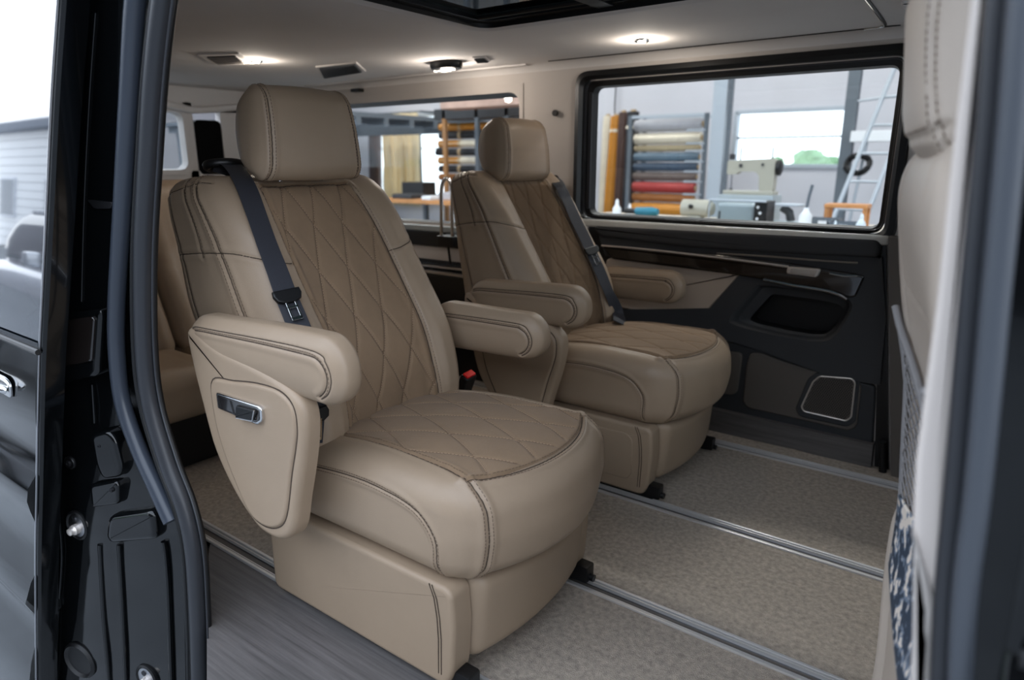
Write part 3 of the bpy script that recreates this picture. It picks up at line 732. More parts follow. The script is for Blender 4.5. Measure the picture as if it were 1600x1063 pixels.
def make_headrest(root):
    def D(P):
        x, y, z = P[:, 0], P[:, 1], P[:, 2]; t = (x+.062)/.124
        X = -.435+x-.10*(z+.0)-.018*(y/.155)**2*t+.012*(1-(z/.1)**2)*t
        X = X+(1-t)*.030*np.clip(np.abs(z)/.1, 0, 1.1)**2
        Z = 1.060+z-.020*(1-t)*np.sign(z)*np.abs(z/.1)
        Z = Z+.006*(1-(y/.155)**2)*np.sign(z)
        Yv = y*(1-.07*(z/.1))*(1+.03*t)
        return np.stack([X, Yv-.014, Z], 1)
    s = Soft((.062, .139, .106), (.052, .026, .044), D, .0032)
    for sg in (-1, 1):
        yy = sg*.113
        s.seam([(.0, yy, .1), (.035, yy, .095), (.06, yy, .05), (.062, yy, 0), (.06, yy, -.05), (.035, yy, -.095), (0, yy, -.1)], .0042, .0024, stitch=(-.006, .006), roll=.0025)
        s.seam([(.0, yy, .1), (-.035, yy, .095), (-.06, yy, .05), (-.062, yy, 0), (-.06, yy, -.05), (-.035, yy, -.095), (0, yy, -.1)], .003, .0024)
    s.finish('headrest', leather, root)
    s.seam_lines('seam_line', crevice, root); s.stitches('stitching', stitch_m, root)
    for sg in (-1, 1): MB().tube([(-.46, sg*.06, .92), (-.455, sg*.06, .99)], .006, 10).build('headrest_post', chrome, root)
def make_armrest(root, name, x0, x1, yc, zf, zr, hf=.062, hr=.05, hw=.038):
    """zf/zr centre height at front / rear; hf/hr half heights"""
    hx = (x1-x0)/2
    def D(P):
        x, y, z = P[:, 0], P[:, 1], P[:, 2]; t = (x+hx)/(2*hx)
        X = (x0+x1)/2+x-.012*(y/.045)**2*sstep(t*3-2)
        hh = hr+(hf-hr)*sstep(t*1.2)
        Z = zr+(zf-zr)*t+z/.06*hh+.006*(1-(y/.045)**2)*(z > 0)*z/.06
        Yv = yc+y*hw/.045*(1+.05*t)
        return np.stack([X, Yv, Z], 1)
    s = Soft((hx, .045, .06), (.062, .030, .057), D, .0032)
    for sg in (-1, 1):
        yy = sg*.045
        s.seam([(-hx, yy, .028), (-.15, yy, .032), (0, yy, .034), (.12, yy, .034), (hx-.058, yy, .033), (hx-.030, yy, .020), (hx-.018, yy, -.004), (hx-.028, yy, -.032), (hx-.055, yy, -.056)], .0032, .0022, stitch=(-.0045,) if sg < 0 else (.0045,), roll=.0018)
        s.seam([(-hx, yy*.92, .037), (0, yy*.92, .043), (hx-.055, yy*.92, .043), (hx-.022, yy*.92, .026), (hx-.008, yy*.92, -.004), (hx-.020, yy*.92, -.036), (hx-.05, yy*.92, -.058)], .0018, .0016)
    s.finish(name, leather, root); s.seam_lines('seam_line', crevice, root); s.stitches('stitching', stitch_m, root)
def make_shell(root, y0, y1, handle=True):
    """big padded side shell under the near armrest, outline in the seat's x-z plane"""
    def XZ(L): return [(at(x, y, Y=1.05+y0)[0]+.95, at(x, y, Y=1.05+y0)[2]) for x, y in L]
    O = XZ([(289, 520), (297, 565), (313, 630), (334, 705), (365, 772), (398, 822), (423, 842), (443, 846), (457, 830), (463, 785), (470, 735), (474, 690), (473, 655), (464, 628), (440, 602), (400, 575), (340, 545), (300, 515)])
    O = [tuple(p) for p in smooth_path([np.array(p) for p in O], 5, True)]
    MB().prism([(x, y1, z) for x, z in O], (0, y0-y1, 0), bev=.016, seg=5).build('side_shell', leather, root, angle=60)
    def inset(P, d):
        P = [Vector((a, b, 0)) for a, b in P]; k = len(P); out = []; ar = sum(P[i].cross(P[(i+1) % k]).z for i in range(k))
        for i in range(k):
            e = (P[(i+1) % k]-P[i-1]).normalized(); n = Vector((-e.y, e.x, 0))*(1 if ar > 0 else -1); out.append((P[i].x+n.x*d, P[i].y+n.y*d))
        return out
    I = XZ([(333, 594), (365, 596), (402, 600), (437, 612), (458, 636), (464, 670), (462, 700), (456, 740), (448, 805), (434, 824), (411, 820), (389, 797), (365, 742), (345, 686), (334, 635)])
    I = [tuple(p) for p in smooth_path([np.array(p) for p in I], 5, True)]
    MB().prism([(x, y0+.004, z) for x, z in I], (0, -.0085, 0), bev=.007, seg=4).build('shell_panel', leather, root, angle=60)
    g = MB().tube([(x, y0+.0005, z) for x, z in inset(I, -.0015)], .0016, 6, closed=True); g.build('shell_seam', crevice, root)
    if handle:
        Q = XZ([(345, 611), (348, 636), (410, 662), (417, 656), (416, 637), (411, 632)])
        MB().prism(round_poly([(x, y0-.003, z) for x, z in Q], .006), (0, -.009, 0), bev=.003).build('handle_frame', chrome, root)
        cx = sum(q[0] for q in Q)/6; cz = sum(q[1] for q in Q)/6
        Q2 = [(cx+(x-cx)*.93, cz+(z-cz)*.80) for x, z in Q]
        h = MB().prism(round_poly([(x, y0-.008, z) for x, z in Q2], .005), (0, -.0055, 0), bev=.002).build('recline_handle', gloss_trim, root)
        Q3 = XZ([(381, 630), (380, 649), (404, 655), (411, 645), (409, 637)])
        MB().prism(round_poly([(x, y0-.0125, z) for x, z in Q3], .004), (0, -.006, 0), bev=.003).build('release_button', black_plastic, h)
        q = XZ([(410, 638), (407, 654), (382, 649)]); MB().tube([(x, y0-.018, z) for x, z in q], .0015, 6).build('button_edge', chrome, h)
def make_base(root, inset_panel=False):
    zt = .236; L0, L1 = -.345, .228
    for sg in (-1, 1):
        y = sg*.252
        O = [(L0, .014), (L1-.025, .014), (L1-.008, .05), (L1, .15), (L1-.004, zt-.012), (L1-.02, zt), (L0, zt)]
        mb = MB().prism(round_poly([(a, sg*.20, b) for a, b in O], .022, 6), (0, y-sg*.20, 0), bev=.010, seg=4)
        o = mb.build('base_side_panel', leather_base, root, angle=50)
        sm = MB()
        for dx in (0, .007): sm.tube([(L1-.052-dx, y, zt-.004), (L1-.040-dx, y+sg*.0006, zt-.03), (L1-.034-dx, y+sg*.0006, zt-.07), (L1-.032-dx, y+sg*.0006, .12), (L1-.035-dx, y, .04)], .0011, 6)
        sm.build('panel_seam', crevice, o)
        if inset_panel and sg < 0:
            I = [(-.24, .055), (.15, .055), (.165, .075), (.165, .185), (.145, .205), (-.24, .20)]
            MB().prism(round_poly([(a, y-sg*.003, b) for a, b in I], .03, 5), (0, sg*.0055, 0), bev=.0025).build('inset_panel', leather_base, o)
    # front panel, bulging between the side panels
    s = Soft((.045, .198, .098), (.03, .02, .03), lambda P: np.stack([.195+P[:, 0]+.030*(1-(P[:, 1]/.2)**2)*sstep((P[:, 0]+.02)/.06)+.01*P[:, 2]/.09, P[:, 1], .145+P[:, 2]-.012*(1-(P[:, 1]/.2)**2)*np.clip(P[:, 2]/.09, 0, 1)], 1), .01)
    s.finish('base_front_panel', leather_base, root)
    MB().box((L0, -.20, .05), (.17, .20, .245)).box((L0-.002, -.215, .05), (L0+.02, .215, .24), .006).build('base_frame', black_plastic, root)
    for sg in (-1, 1):
        b = MB().box((-.32, sg*.225-.014, .004), (.232, sg*.225+.014, .034), .004).box((.205, sg*.222-.018, .008), (.252, sg*.222+.018, .05), .006)
        b.tube([(.225, sg*.222, .02), (.262, sg*.222, .018)], .009, 10)
        b.build('rail_slider', black_plastic, root)
def tongue(mb, o, down, side, nrm, sc=1.):
    """belt tongue: plastic head + steel blade; o centre, axes given"""
    o = Vector(o); d = Vector(down).normalized(); s_ = Vector(side).normalized(); n = Vector(nrm).normalized()
    head = [(-.031, .0), (-.029, -.012), (.029, -.012), (.031, .0), (.026, .012), (.012, .018), (-.012, .018), (-.026, .012)]
    mb.prism([o+s_*a*sc+d*b*sc-n*.003 for a, b in head], n*.009, bev=.003)
def buckle(root, o, rz=0):
    b = MB(); m = Matrix.Translation(o)@Matrix.Rotation(rz, 4, 'Z')@Matrix.Rotation(math.radians(28), 4, 'Y')@Matrix.Rotation(math.radians(8), 4, 'X')
    b.box((-.013, -.021, -.075), (.013, .021, .0), .005, 3, m)
    k = b.build('buckle', black_plastic, root)
    MB().box((-.0095, -.0165, -.001), (.0095, .0165, .006), .002, 2, m).build('release_button', red_pl, k)
    MB().box((-.006, -.012, -.17), (.006, .012, -.07), .003, 2, m).build('buckle_stalk', steel_dark, k)
def belt(root, pts, wd, ring_p, ring_rz, tongue_i):
    """pts in seat space"""
    o = ribbon(pts, wd, .048).build('belt_webbing', webbing, root, angle=30)
    rp = Vector(ring_p); g = MB()
    a = [Vector((math.cos(t)*.040, math.sin(t)*.021, 0)) for t in np.linspace(0, 2*PI, 20, endpoint=False)]
    mt = Matrix.Translation(rp)@Matrix.Rotation(ring_rz, 4, 'Z')@Matrix.Rotation(math.radians(-22), 4, 'X')
    g.tube([mt@v for v in a], .0095, 10, closed=True, flat=1.1)
    g.build('belt_guide', black_plastic, root)
    P = [np.array(p) for p in pts]; i = tongue_i; d = P[i+1]-P[i]; d /= np.linalg.norm(d); wv = np.array(wd[i]); wv = wv-d*(wv@d); wv /= np.linalg.norm(wv); nn = np.cross(wv, d); nn = nn if nn[0]+nn[2] > 0 else -nn
    k = MB(); c0 = P[i]+nn*.006; tongue(k, c0, d, wv, nn)
    t = k.build('belt_tongue', black_plastic, root)
    fr = MB()
    def pt(a, b, c=0): return Vector(c0+wv*a+d*b+nn*(.001+c))
    for a, b, e, f in ((-.012, .012, -.0075, .058), (.0075, .012, .012, .058), (-.012, .05, .012, .058), (-.012, .026, .012, .031)):
        fr.prism([pt(a, b), pt(e, b), pt(e, f), pt(a, f)], Vector(nn)*.003, bev=.0008)
    fr.build('tongue_blade', chrome, t)

def make_seat(loc, label, near_arm, far_arm, rz=0., inset=False):
    root = empty('captain_seat', loc, label, 'seat', None, rz)
    make_armrest(root, 'armrest', *near_arm); make_armrest(root, 'armrest', *far_arm)
    return root
satin_ = mat('warm_steel', (.72, .66, .58), .25, metal=1.)
S1 = (-.95, 1.05, 0.); S2 = (-.985, 1.982, 0.)
seat1 = make_seat(S1, 'taupe leather captain seat nearest the open door, with belt over its near shoulder', (-.425, .068, -.312, .638, .638, .062, .048, .036), (-.30, .068, .30, .572, .566, .057, .060))
n_ = len(bpy.data.objects)
make_backrest(seat1); make_cushion(seat1); make_headrest(seat1); make_shell(seat1, -.350, -.312)
shared = list(bpy.data.objects)[0:0]
seat2 = make_seat(S2, 'taupe leather captain seat beside the far window, with belt over its far shoulder', (-.40, .035, -.305, .582, .575, .060, .052), (-.28, .07, .315, .552, .546, .058, .056))
for ch in [c for c in seat1.children if c.name.split('.')[0] in ('seat_cushion', 'headrest', 'headrest_post', 'side_shell', 'shell_panel', 'shell_seam')]+[c for c in seat1.children if c.name.split('.')[0] in ('quilted_insert', 'quilt_line', 'quilt_stitching')][-3:]:
    c = ch.copy(); C.objects.link(c); c.parent = seat2
    if ch.name.startswith(('side_shell', 'shell_')): c.location = (0, .01, -.075)
    if ch.name.startswith('headrest'): c.location = (-.018, 0, -.024)
for ch in [c for k in ('stitching', 'seam_line') for c in [q for q in seat1.children if q.name.startswith(k)][3:]]:
    c = ch.copy(); C.objects.link(c); c.parent = seat2
    if min(v.co.z for v in ch.data.vertices) > .9: c.location = (-.018, 0, -.024)
BACK_IN = .075; make_backrest(seat2)
make_base(seat1); make_base(seat2, True)
def loc(p, s): return (p[0]-s[0], p[1]-s[1], p[2]-s[2])
from mathutils.bvhtree import BVHTree
def seat_tree(seat):
    V = []; Fc = []
    for o in seat.children:
        if o.name.split('.')[0] in ('backrest', 'quilted_insert', 'seat_cushion'):
            k = len(V); V += [tuple(np.array(v.co)+np.array(seat.location)) for v in o.data.vertices]; Fc += [tuple(k+i for i in p.vertices) for p in o.data.polygons]
    return BVHTree.FromPolygons(V, Fc)
def belt_path(seat, S, pxs, off=.010):
    t = seat_tree(seat); P = []; N = []
    for x, y in pxs:
        h = hit(t, x, y, off)
        if h is not None: P.append(h[0]-np.array(S)); N.append(h[1])
    W = []
    for i in range(len(P)):
        d = P[min(i+1, len(P)-1)]-P[max(i-1, 0)]; n = np.mean(N[max(0, i-1):i+2], 0); wv = np.cross(n, d); wv /= np.linalg.norm(wv); W.append(wv*(1 if wv[1] > 0 else -1))
    return P, W
P, W = belt_path(seat1, S1, [(372, 276), (384, 300), (400, 345), (414, 385), (430, 425), (446, 466), (462, 505), (476, 540), (487, 575)])
g1 = loc(at(351, 259, X=-1.515), S1)
P = [np.array(g1)+np.array([-.012, 0, -.02]), np.array(g1)+np.array([.012, .004, .004])]+P+[np.array(loc(at(489, 640, X=-1.10), S1)), np.array(loc(at(486, 694, X=-1.12), S1))]
W = [np.array([.35, 1, 0])]*2+W+[W[-1]]*2
belt(seat1, P, W, g1, math.radians(70), 7)
P, W = belt_path(seat2, S2, [(870, 290), (884, 315), (898, 345), (911, 372), (921, 394), (935, 425), (950, 460), (962, 490), (970, 508)])
g2 = loc(at(858, 280, X=-1.55), S2)
P = [np.array(g2)+np.array([-.012, 0, -.02]), np.array(g2)+np.array([.012, .004, .004])]+P; W = [np.array([0, 1, 0])]*2+W
belt(seat2, P, W, g2, math.radians(80), 6)
# the loose lower tongue of the near belt, hanging beside the cushion
k = MB(); tongue(k, loc(at(492, 650, X=-1.07), S1), (.1, .25, -1), (.2, 1, .2), (1, -.3, .2)); t_ = k.build('lower_tongue', black_plastic, seat1)
c0 = np.array(loc(at(496, 655, X=-1.065), S1)); k = MB()
for a, b, e, f in ((-.011, .0, -.007, -.045), (.007, .0, .011, -.045), (-.011, -.038, .011, -.045)): k.prism([tuple(c0+np.array([.05*p, .8*p, 0])+np.array([.0, .10, 1])*q) for p, q in ((a, b), (e, b), (e, f), (a, f))], (.003, 0, 0))
k.build('tongue_blade', satin_, t_)
MB().box((-.24, -.262, .38), (-.175, -.235, .47), .012, 3).build('belt_anchor', black_plastic, seat1)
buckle(seat1, loc(at(733, 586, X=-1.13), S1))
# ================================================================== rear bench
def soft_block(name, c, hs, r, fn, m, parent, step=.012, seams=(), rot=0.):
    s = Soft(hs, r, lambda P: fn(P)+np.array(c), step)
    for sm in seams: s.seam(sm, .006, .007, roll=.0015, crv=0)
    return s.finish(name, m, parent)
rb = empty('rear_bench', (-2.35, 1.45, 0), 'taupe leather rear bench seen behind the nearer captain seat', 'seat')
for i, yc in enumerate((-.52, -.055, .42)):
    hw = .235
    soft_block('bench_cushion', (0, yc+.03, .26), (.30, hw-.006, .085), (.07, .045, .06), lambda P: P+np.stack([0*P[:, 0], 0*P[:, 0], .01*(1-(P[:, 1]/.23)**2)*(P[:, 2] > 0)], 1), leather, rb, seams=[[(-.3, .15, .085), (.22, .15, .085), (.3, .16, .02), (.3, .16, -.08)], [(-.3, -.15, .085), (.22, -.15, .085), (.3, -.16, .02), (.3, -.16, -.08)], [(.1, .229, .04), (.25, .229, .03), (.28, .229, -.08)]])
    soft_block('bench_backrest', (-.22, yc+.03, .62), (.07, hw-.006, .31), (.05, .05, .06), lambda P: np.stack([P[:, 0]-.42*P[:, 2]+.02*(P[:, 0] > 0)*sstep((np.abs(P[:, 1])-.1)/.08), P[:, 1]*(1-.05*sstep(P[:, 2]/.3)), P[:, 2]], 1), leather, rb, seams=[[(.07, .15, -.31), (.07, .14, .27), (.03, .13, .31)], [(.07, -.15, -.31), (.07, -.14, .27), (.03, -.13, .31)], [(.07, -.23, .02), (.07, -.15, .0)], [(.07, .15, 0), (.07, .23, .02), (-.05, .229, .02)]])
    if i == 2: soft_block('bench_headrest', (-.40, yc+.03, 1.00), (.045, .12, .07), (.035, .04, .04), lambda P: P, leather, rb)
MB().box((-.28, -.73, .006), (.24, .66, .19), .01).build('bench_base', black_plastic, rb)
MB().box((-.12, -.285, .33), (-.08, -.26, .40), .005).build('buckle', black_plastic, rb)
MB().box((-.115, -.283, .398), (-.085, -.262, .408), .002).build('release_button', red_pl, rb)
b = ribbon([(-.40, -.72, .96), (-.28, -.71, .82), (-.2, -.70, .6), (-.12, -.70, .4)], [(0, 1, 0)]*4, .045); b.build('belt_webbing', webbing, rb)
# chrome grab loop by the rear window
p0 = at(690, 372, Y=2.30); p1 = at(690, 292, Y=2.30); p2 = at(706, 292, Y=2.30); p3 = at(707, 372, Y=2.30)
g = empty('grab_handle', tuple((p0+p3)/2), 'slim chrome grab loop standing in front of the rear side window', 'handle'); gc = (p0+p3)/2
top = (p1+p2)/2-gc+np.array([0, 0, .035])
MB().tube(smooth_path([p0-gc, (p0+p1)/2-gc, p1-gc, top, p2-gc, (p2+p3)/2-gc, p3-gc], 8), .0085, 10).build('chrome_tube', chrome, g)
MB().box((-.05, -.02, -.04), (.05, .12, .01), .01).tube([(.0, 0, -.0), (-.01, .03, -.12)], .006, 8).build('handle_bracket', black_plastic, g)

# ================================================================== front passenger seat, seen from behind
th = math.radians(11)
fs = empty('front_seat', (.06, .905, 0), 'pale leather front seat seen from behind, with a net pocket on its back', 'seat', None, th)
xr = lerp_tab([(.05, -.085), (.2, -.080), (.37, -.088), (.50, -.090), (.62, -.100), (.70, -.108), (.8, -.132), (.9, -.150), (1.0, -.165)])
def Df(P):
    z = .53+P[:, 2]; t = (P[:, 0]+.07)/.14; xb = xr(z); hw = np.interp(z, [.05, .3, .6, .85, .98, 1.04], [1.02, 1.05, 1.03, .98, .90, .72])
    dish = .022*np.clip(1-(P[:, 1]/.19)**2, 0, 1)*(1-t)*sstep((z-.35)/.2)*sstep((.95-z)/.2)
    bul = -.022*sstep((np.abs(P[:, 1])-.20)/.03)*(1-t)*sstep((.56-z)/.12)
    return np.stack([xb+t*.15+dish+bul, P[:, 1]*hw, z], 1)
s = Soft((.07, .25, .50), (.05, .055, .09), Df, .007)
s.seam([(-.07, -.16, -.1), (-.07, -.17, .2), (-.07, -.15, .42), (-.05, -.13, .49)], .004, .004); s.seam([(-.07, .16, -.1), (-.07, .17, .2), (-.07, .15, .42), (-.05, .13, .49)], .004, .004)
s.seam([(-.07, -.165, .31), (-.07, 0, .29), (-.07, .165, .31)], .004, .004); s.seam([(-.02, .25, -.45), (-.02, .25, .35), (-.03, .2, .48)], .004, .003)
s.seam([(-.07, -.2, -.42), (-.07, -.19, -.12), (-.07, 0, -.10), (-.07, .19, -.12), (-.07, .2, -.42)], .004, .004)
pale = mat('pale_leather', (.70, .65, .60), .45, bump=(600, .25, .0006, 'v'), var=(9, .03))
s.finish('backrest', pale, fs); s.stitches('stitching', stitch_m, fs)
def Dh(P):
    t = (P[:, 0]+.06)/.12; return np.stack([-.10+P[:, 0]+.015*np.clip(1-(P[:, 1]/.16)**2, 0, 1)*(2*t-1)-.10*P[:, 2]*(1-t), P[:, 1]*(1-.10*P[:, 2]/.12)*(1-.12*(1-t)), 1.10+P[:, 2]], 1)
s = Soft((.065, .155, .12), (.06, .06, .075), Dh, .005)
for sg in (-1, 1): s.seam([(.0, sg*.118, -.12), (-.04, sg*.12, -.10), (-.065, sg*.12, 0), (-.04, sg*.12, .1), (0, sg*.118, .12)], .0035, .0028, stitch=(-.006, .006))
s.seam([(-.06, -.14, -.075), (-.065, 0, -.082), (-.06, .14, -.075)], .0035, .003, stitch=(.006,))
s.finish('headrest', pale, fs); s.stitches('stitching', stitch_m, fs)
for sg in (-1, 1): MB().tube([(-.085, sg*.075, .98), (-.085, sg*.075, 1.08)], .0065, 10).build('headrest_post', chrome, fs)
soft_block('seat_cushion', (.22, 0, .36), (.27, .25, .09), (.07, .05, .06), lambda P: P, pale, fs)
0 and soft_block('back_pocket', (-.115, 0, .25), (.03, .245, .24), (.025, .05, .07), lambda P: P+np.stack([-.02*np.clip(1-(P[:, 2]/.24)**2, 0, 1), 0*P[:, 0], 0*P[:, 0]], 1), pale, fs, step=.012)
MB().box((-.03, -.22, .008), (.45, .22, .27), .02).build('seat_base', dark_trim, fs)
# elastic net pocket on the back: crossing strands with a rolled top edge
net_m = mat('grey_net_cord', (.50, .49, .49), .5)
mb = MB()
def on_back(y, z, off=.008):
    xx = xr(np.array([z]))[0]; d = .022*max(0, 1-(y/.19)**2)*sstep((z-.35)/.2)*sstep((.95-z)/.2); pass
    return (float(xx+d-off-.003), y, z)
def topz(y): return .60+.20*(abs(y)/.2)**1.3
def botz(y): return .37+.03*(abs(y)/.2)**2.2
N_ = 26
for k in range(-N_, N_*2):
    for sgn in (-1, 1):
        pts = []
        for t in np.linspace(0, 1, 26):
            y = -.20+.40*t; z = .30+k*.020+sgn*(y+.2)*.9
            if botz(y) < z < topz(y): pts.append(on_back(y, z, .003+.001*math.sin(t*40+k)))
            elif pts:
                if len(pts) > 2: mb.tube(pts, .0014, 4)
                pts = []
        if len(pts) > 2: mb.tube(pts, .0014, 4)
o = mb.build('net_mesh', net_m, fs); tag(o, kind='stuff')
mb = MB(); mb.tube([on_back(y, topz(y), .005) for y in np.linspace(-.2, .2, 24)], .005, 8); mb.tube([on_back(y, botz(y), .004) for y in np.linspace(-.2, .2, 24)], .0035, 8)
for sg in (-1, 1): mb.tube([on_back(sg*.2, z, .003) for z in np.linspace(botz(.2), topz(.2), 12)], .0035, 8)
mb.build('net_edge', net_m, fs)
# printed cloth lining seen through the lower half of the net
V = []; Fc = []; ny, nz = 24, 20
for j in range(nz+1):
    for i in range(ny+1):
        y = -.19+.38*i/ny; z = botz(y)+(.52-botz(y))*j/nz; V.append(on_back(y, z, .004))
for j in range(nz):
    for i in range(ny): a = j*(ny+1)+i; Fc.append((a, a+1, a+ny+2, a+ny+1))
pr_m = mat('printed_cloth', (.25, .28, .32), .7); n = pr_m.node_tree.nodes; L = pr_m.node_tree.links
tcn = n.new('ShaderNodeTexCoord'); nz_ = n.new('ShaderNodeTexNoise'); nz_.inputs['Scale'].default_value = 48; rmp = n.new('ShaderNodeValToRGB'); rmp.color_ramp.interpolation = 'CONSTANT'
rmp.color_ramp.elements[0].color = (.03, .045, .07, 1); e = rmp.color_ramp.elements.new(.5); e.color = (.16, .20, .26, 1); rmp.color_ramp.elements[2].position = .58; rmp.color_ramp.elements[2].color = (.7, .62, .54, 1)
L.new(tcn.outputs['Object'], nz_.inputs['Vector']); L.new(nz_.outputs['Fac'], rmp.inputs[0]); L.new(rmp.outputs[0], n['Principled BSDF'].inputs['Base Color'])
me = mesh_from('pocket_cloth', V, Fc); o = link('pocket_cloth', me, pr_m, fs); md = o.modifiers.new('solid', 'SOLIDIFY'); md.thickness = .003

# ================================================================== door frame on the right (between the sliding and front doors), close to the camera
pill = bpy.data.objects.new('door_pillar', None); C.objects.link(pill); tag(pill, kind='structure')
def strip(name, Lp, Rp, y0, y1, m, bev=.006):
    """vertical strip: left and right edge pixel lists (top to bottom) on plane y0, depth to y1"""
    P = [at(x, y, Y=y0) for x, y in Lp]+[at(x, y, Y=y0) for x, y in Rp][::-1]
    return MB().prism([(p[0], y1, p[2]) for p in P], (0, y0-y1, 0), bev=bev, seg=4).build(name, m, pill, angle=50)
strip('inner_trim', [(1545, -200), (1517, 0), (1492, 200), (1462, 480), (1430, 720), (1424, 840)], [(1575, -200), (1550, 0), (1532, 200), (1506, 480), (1478, 760), (1462, 980)], .60, .66, mat('pale_pillar_trim', (.80, .76, .73), .5), .005)
strip('lower_trim', [(1426, 830), (1424, 1000), (1410, 1250)], [(1470, 960), (1462, 1000), (1450, 1250)], .596, .65, beige_trim, .008)
def sealtube(name, pxs, Y, r, m, par=None, n=12, flat=1.): return MB().tube(smooth_path([at(x, y, Y=Y) for x, y in pxs], 8), r, n, flat=flat).build(name, m, par)
sealtube('rubber_seal', [(1590, -200), (1560, 0), (1545, 200), (1518, 480), (1494, 760), (1476, 960), (1466, 1250)], .572, .0085, rubber, pill)
sealtube('gap_seal', [(1605, -200), (1578, 0), (1561, 200), (1535, 480), (1510, 760), (1490, 960), (1482, 1250)], .585, .012, rubber_dark, pill)
sealtube('outer_seal', [(1622, -200), (1600, 0), (1583, 200), (1556, 480), (1530, 760), (1507, 960), (1497, 1250)], .557, .0095, mat('seal_light_grey', (.26, .275, .30), .4), pill)
strip('pillar_flange', [(1630, -200), (1608, 0), (1590, 200), (1566, 480), (1540, 760), (1517, 960), (1505, 1250)], [(1760, -200), (1740, 0), (1722, 200), (1698, 480), (1670, 760), (1645, 960), (1635, 1250)], .552, .62, paint, .004)
fdp = empty('front_door', (.05, .55, .2), 'glossy black front door edge at the right of the opening', 'door')
def body_panel(name, prof, x0, x1, m, parent, t=.02, lean=0., loc0=(0, 0, 0)):
    """car body skin: prof list of (y, z) top to bottom, swept along x from x0 to x1; x may lean with z"""
    P = smooth_path([np.array(p) for p in prof], 8); mb = MB(); rows = []
    for y, z in P: rows.append([mb.bm.verts.new((x+lean*(z-.6)-loc0[0], y+dy-loc0[1], z-loc0[2])) for x, dy in ((x0, t), (x0, .004), (x0+.006 if x1 > x0 else x0-.006, 0), (x1, 0), (x1, t))])
    for a, b in zip(rows, rows[1:]):
        for j in range(4): mb.bm.faces.new((a[j], a[j+1], b[j+1], b[j]))
        mb.bm.faces.new((a[4], a[0], b[0], b[4]))
    mb.bm.faces.new(rows[0]); mb.bm.faces.new(rows[-1])
    return mb.build(name, m, parent, angle=50)
body_panel('door_skin', [(.535, .66), (.515, .60), (.505, .5), (.50, .35), (.495, .15), (.50, -.05), (.53, -.25)], .045, 1.0, paint, fdp, loc0=(.05, .55, .2), lean=-.03)
body_panel('door_frame', [(.60, 1.34), (.575, 1.1), (.55, .85), (.537, .66)], .045, .085, paint, fdp, loc0=(.05, .55, .2), lean=-.03)
MB().prism([(.09-.05, .56-.55, .67-.2), (1.0-.05, .56-.55, .67-.2), (.75-.05, .62-.55, 1.33-.2), (.06-.05, .62-.55, 1.33-.2)], (0, .005, 0)).build('door_window', glass_door, fdp)
MB().tube([(.05-.05, .528-.55, .665-.2), (1.0-.05, .528-.55, .665-.2)], .007, 8).build('window_seal', rubber_dark, fdp)
# ================================================================== rear edge of the door opening: black jamb, rubber seals, latch parts
jamb = bpy.data.objects.new('door_jamb', None); C.objects.link(jamb); tag(jamb, kind='structure')
S2c = [(275, -120), (256, 0), (242, 120), (233, 250), (225, 400), (226, 540), (236, 630), (262, 720), (288, 790), (303, 860), (309, 950), (312, 1063), (312, 1200)]
S1c = [(232, -120), (212, 0), (202, 150), (191, 330), (182, 480), (183, 560), (192, 630), (216, 700), (243, 760), (268, 815)]
JL = [(128, -120), (112, 0), (96, 150), (84, 320), (74, 480), (66, 600), (64, 700), (62, 850), (66, 1063), (68, 1250)]
def strip2(name, Lp, Rp, y0, y1, m, par, bev=.004, ang=50):
    L_ = smooth_path([at(x, y, Y=y0) for x, y in Lp], 4); R_ = smooth_path([at(x, y, Y=y0) for x, y in Rp], 4)
    P = list(L_)+list(R_)[::-1]
    return MB().prism([(p[0], y1, p[2]) for p in P], (0, y0-y1, 0), bev=bev, seg=3).build(name, m, par, angle=ang)
mat('seal_blue_grey', (.20, .22, .255), .3)
strip2('pillar_body', [(x-30, y) for x, y in JL], [(x+6, y) for x, y in S2c], .640, .652, paint, jamb)
def proj(P):
    c = RW.T@(np.array(P)-CAM); return CX+F_PX*c[0]/c[2], CY-F_PX*c[1]/c[2]
# the jamb face runs slantwise from the inner seal out to the skin of the van
jy = np.array([y for x, y in JL]); jx = np.array([x for x, y in JL]); jY = np.interp(jy, [-120, 0, 320, 600, 850, 1063, 1250], [.61, .60, .565, .53, .50, .48, .475])
SC = [(a, b) for a, b in S1c if b < 830]+[(276, 860), (280, 950), (282, 1063), (282, 1250)]; sy_ = np.array([b for a, b in SC]); sx_ = np.array([a for a, b in SC])
def jp(x, y, off=0.):
    """point of the slanted jamb face under photo pixel (x, y), lifted off it by off"""
    A_ = at(np.interp(y, jy, jx), y, Y=float(np.interp(y, jy, jY))); B_ = at(np.interp(y, sy_, sx_)+10, y, Y=.632)
    lo, hi = -.6, 1.6
    for _ in range(30):
        m_ = (lo+hi)/2; q = A_+(B_-A_)*m_
        if proj(q)[0] < x: lo = m_
        else: hi = m_
    q = A_+(B_-A_)*lo; d = B_-A_; n = np.array([d[1], -d[0], 0.]); n /= np.linalg.norm(n)
    return q+n*off, n
ys = np.linspace(-118, 1240, 46); mb = MB(); rows = []
for y in ys:
    xl = np.interp(y, jy, jx); xr_ = np.interp(y, sy_, sx_)+8; row = []
    for k in range(9):
        x = xl+(xr_-xl)*k/8; relief = (.010 if k in (0,) else 0)+(.006 if k in (3,) and y > 590 else 0)
        row.append(mb.bm.verts.new(jp(x, y, relief)[0]))
    n = jp((xl+xr_)/2, y)[1]; row = [mb.bm.verts.new(Vector(row[0].co)-Vector(n)*.03)]+row; rows.append(row)
for a_, b_2 in zip(rows, rows[1:]):
    for k in range(len(a_)-1): mb.bm.faces.new((a_[k], a_[k+1], b_2[k+1], b_2[k]))
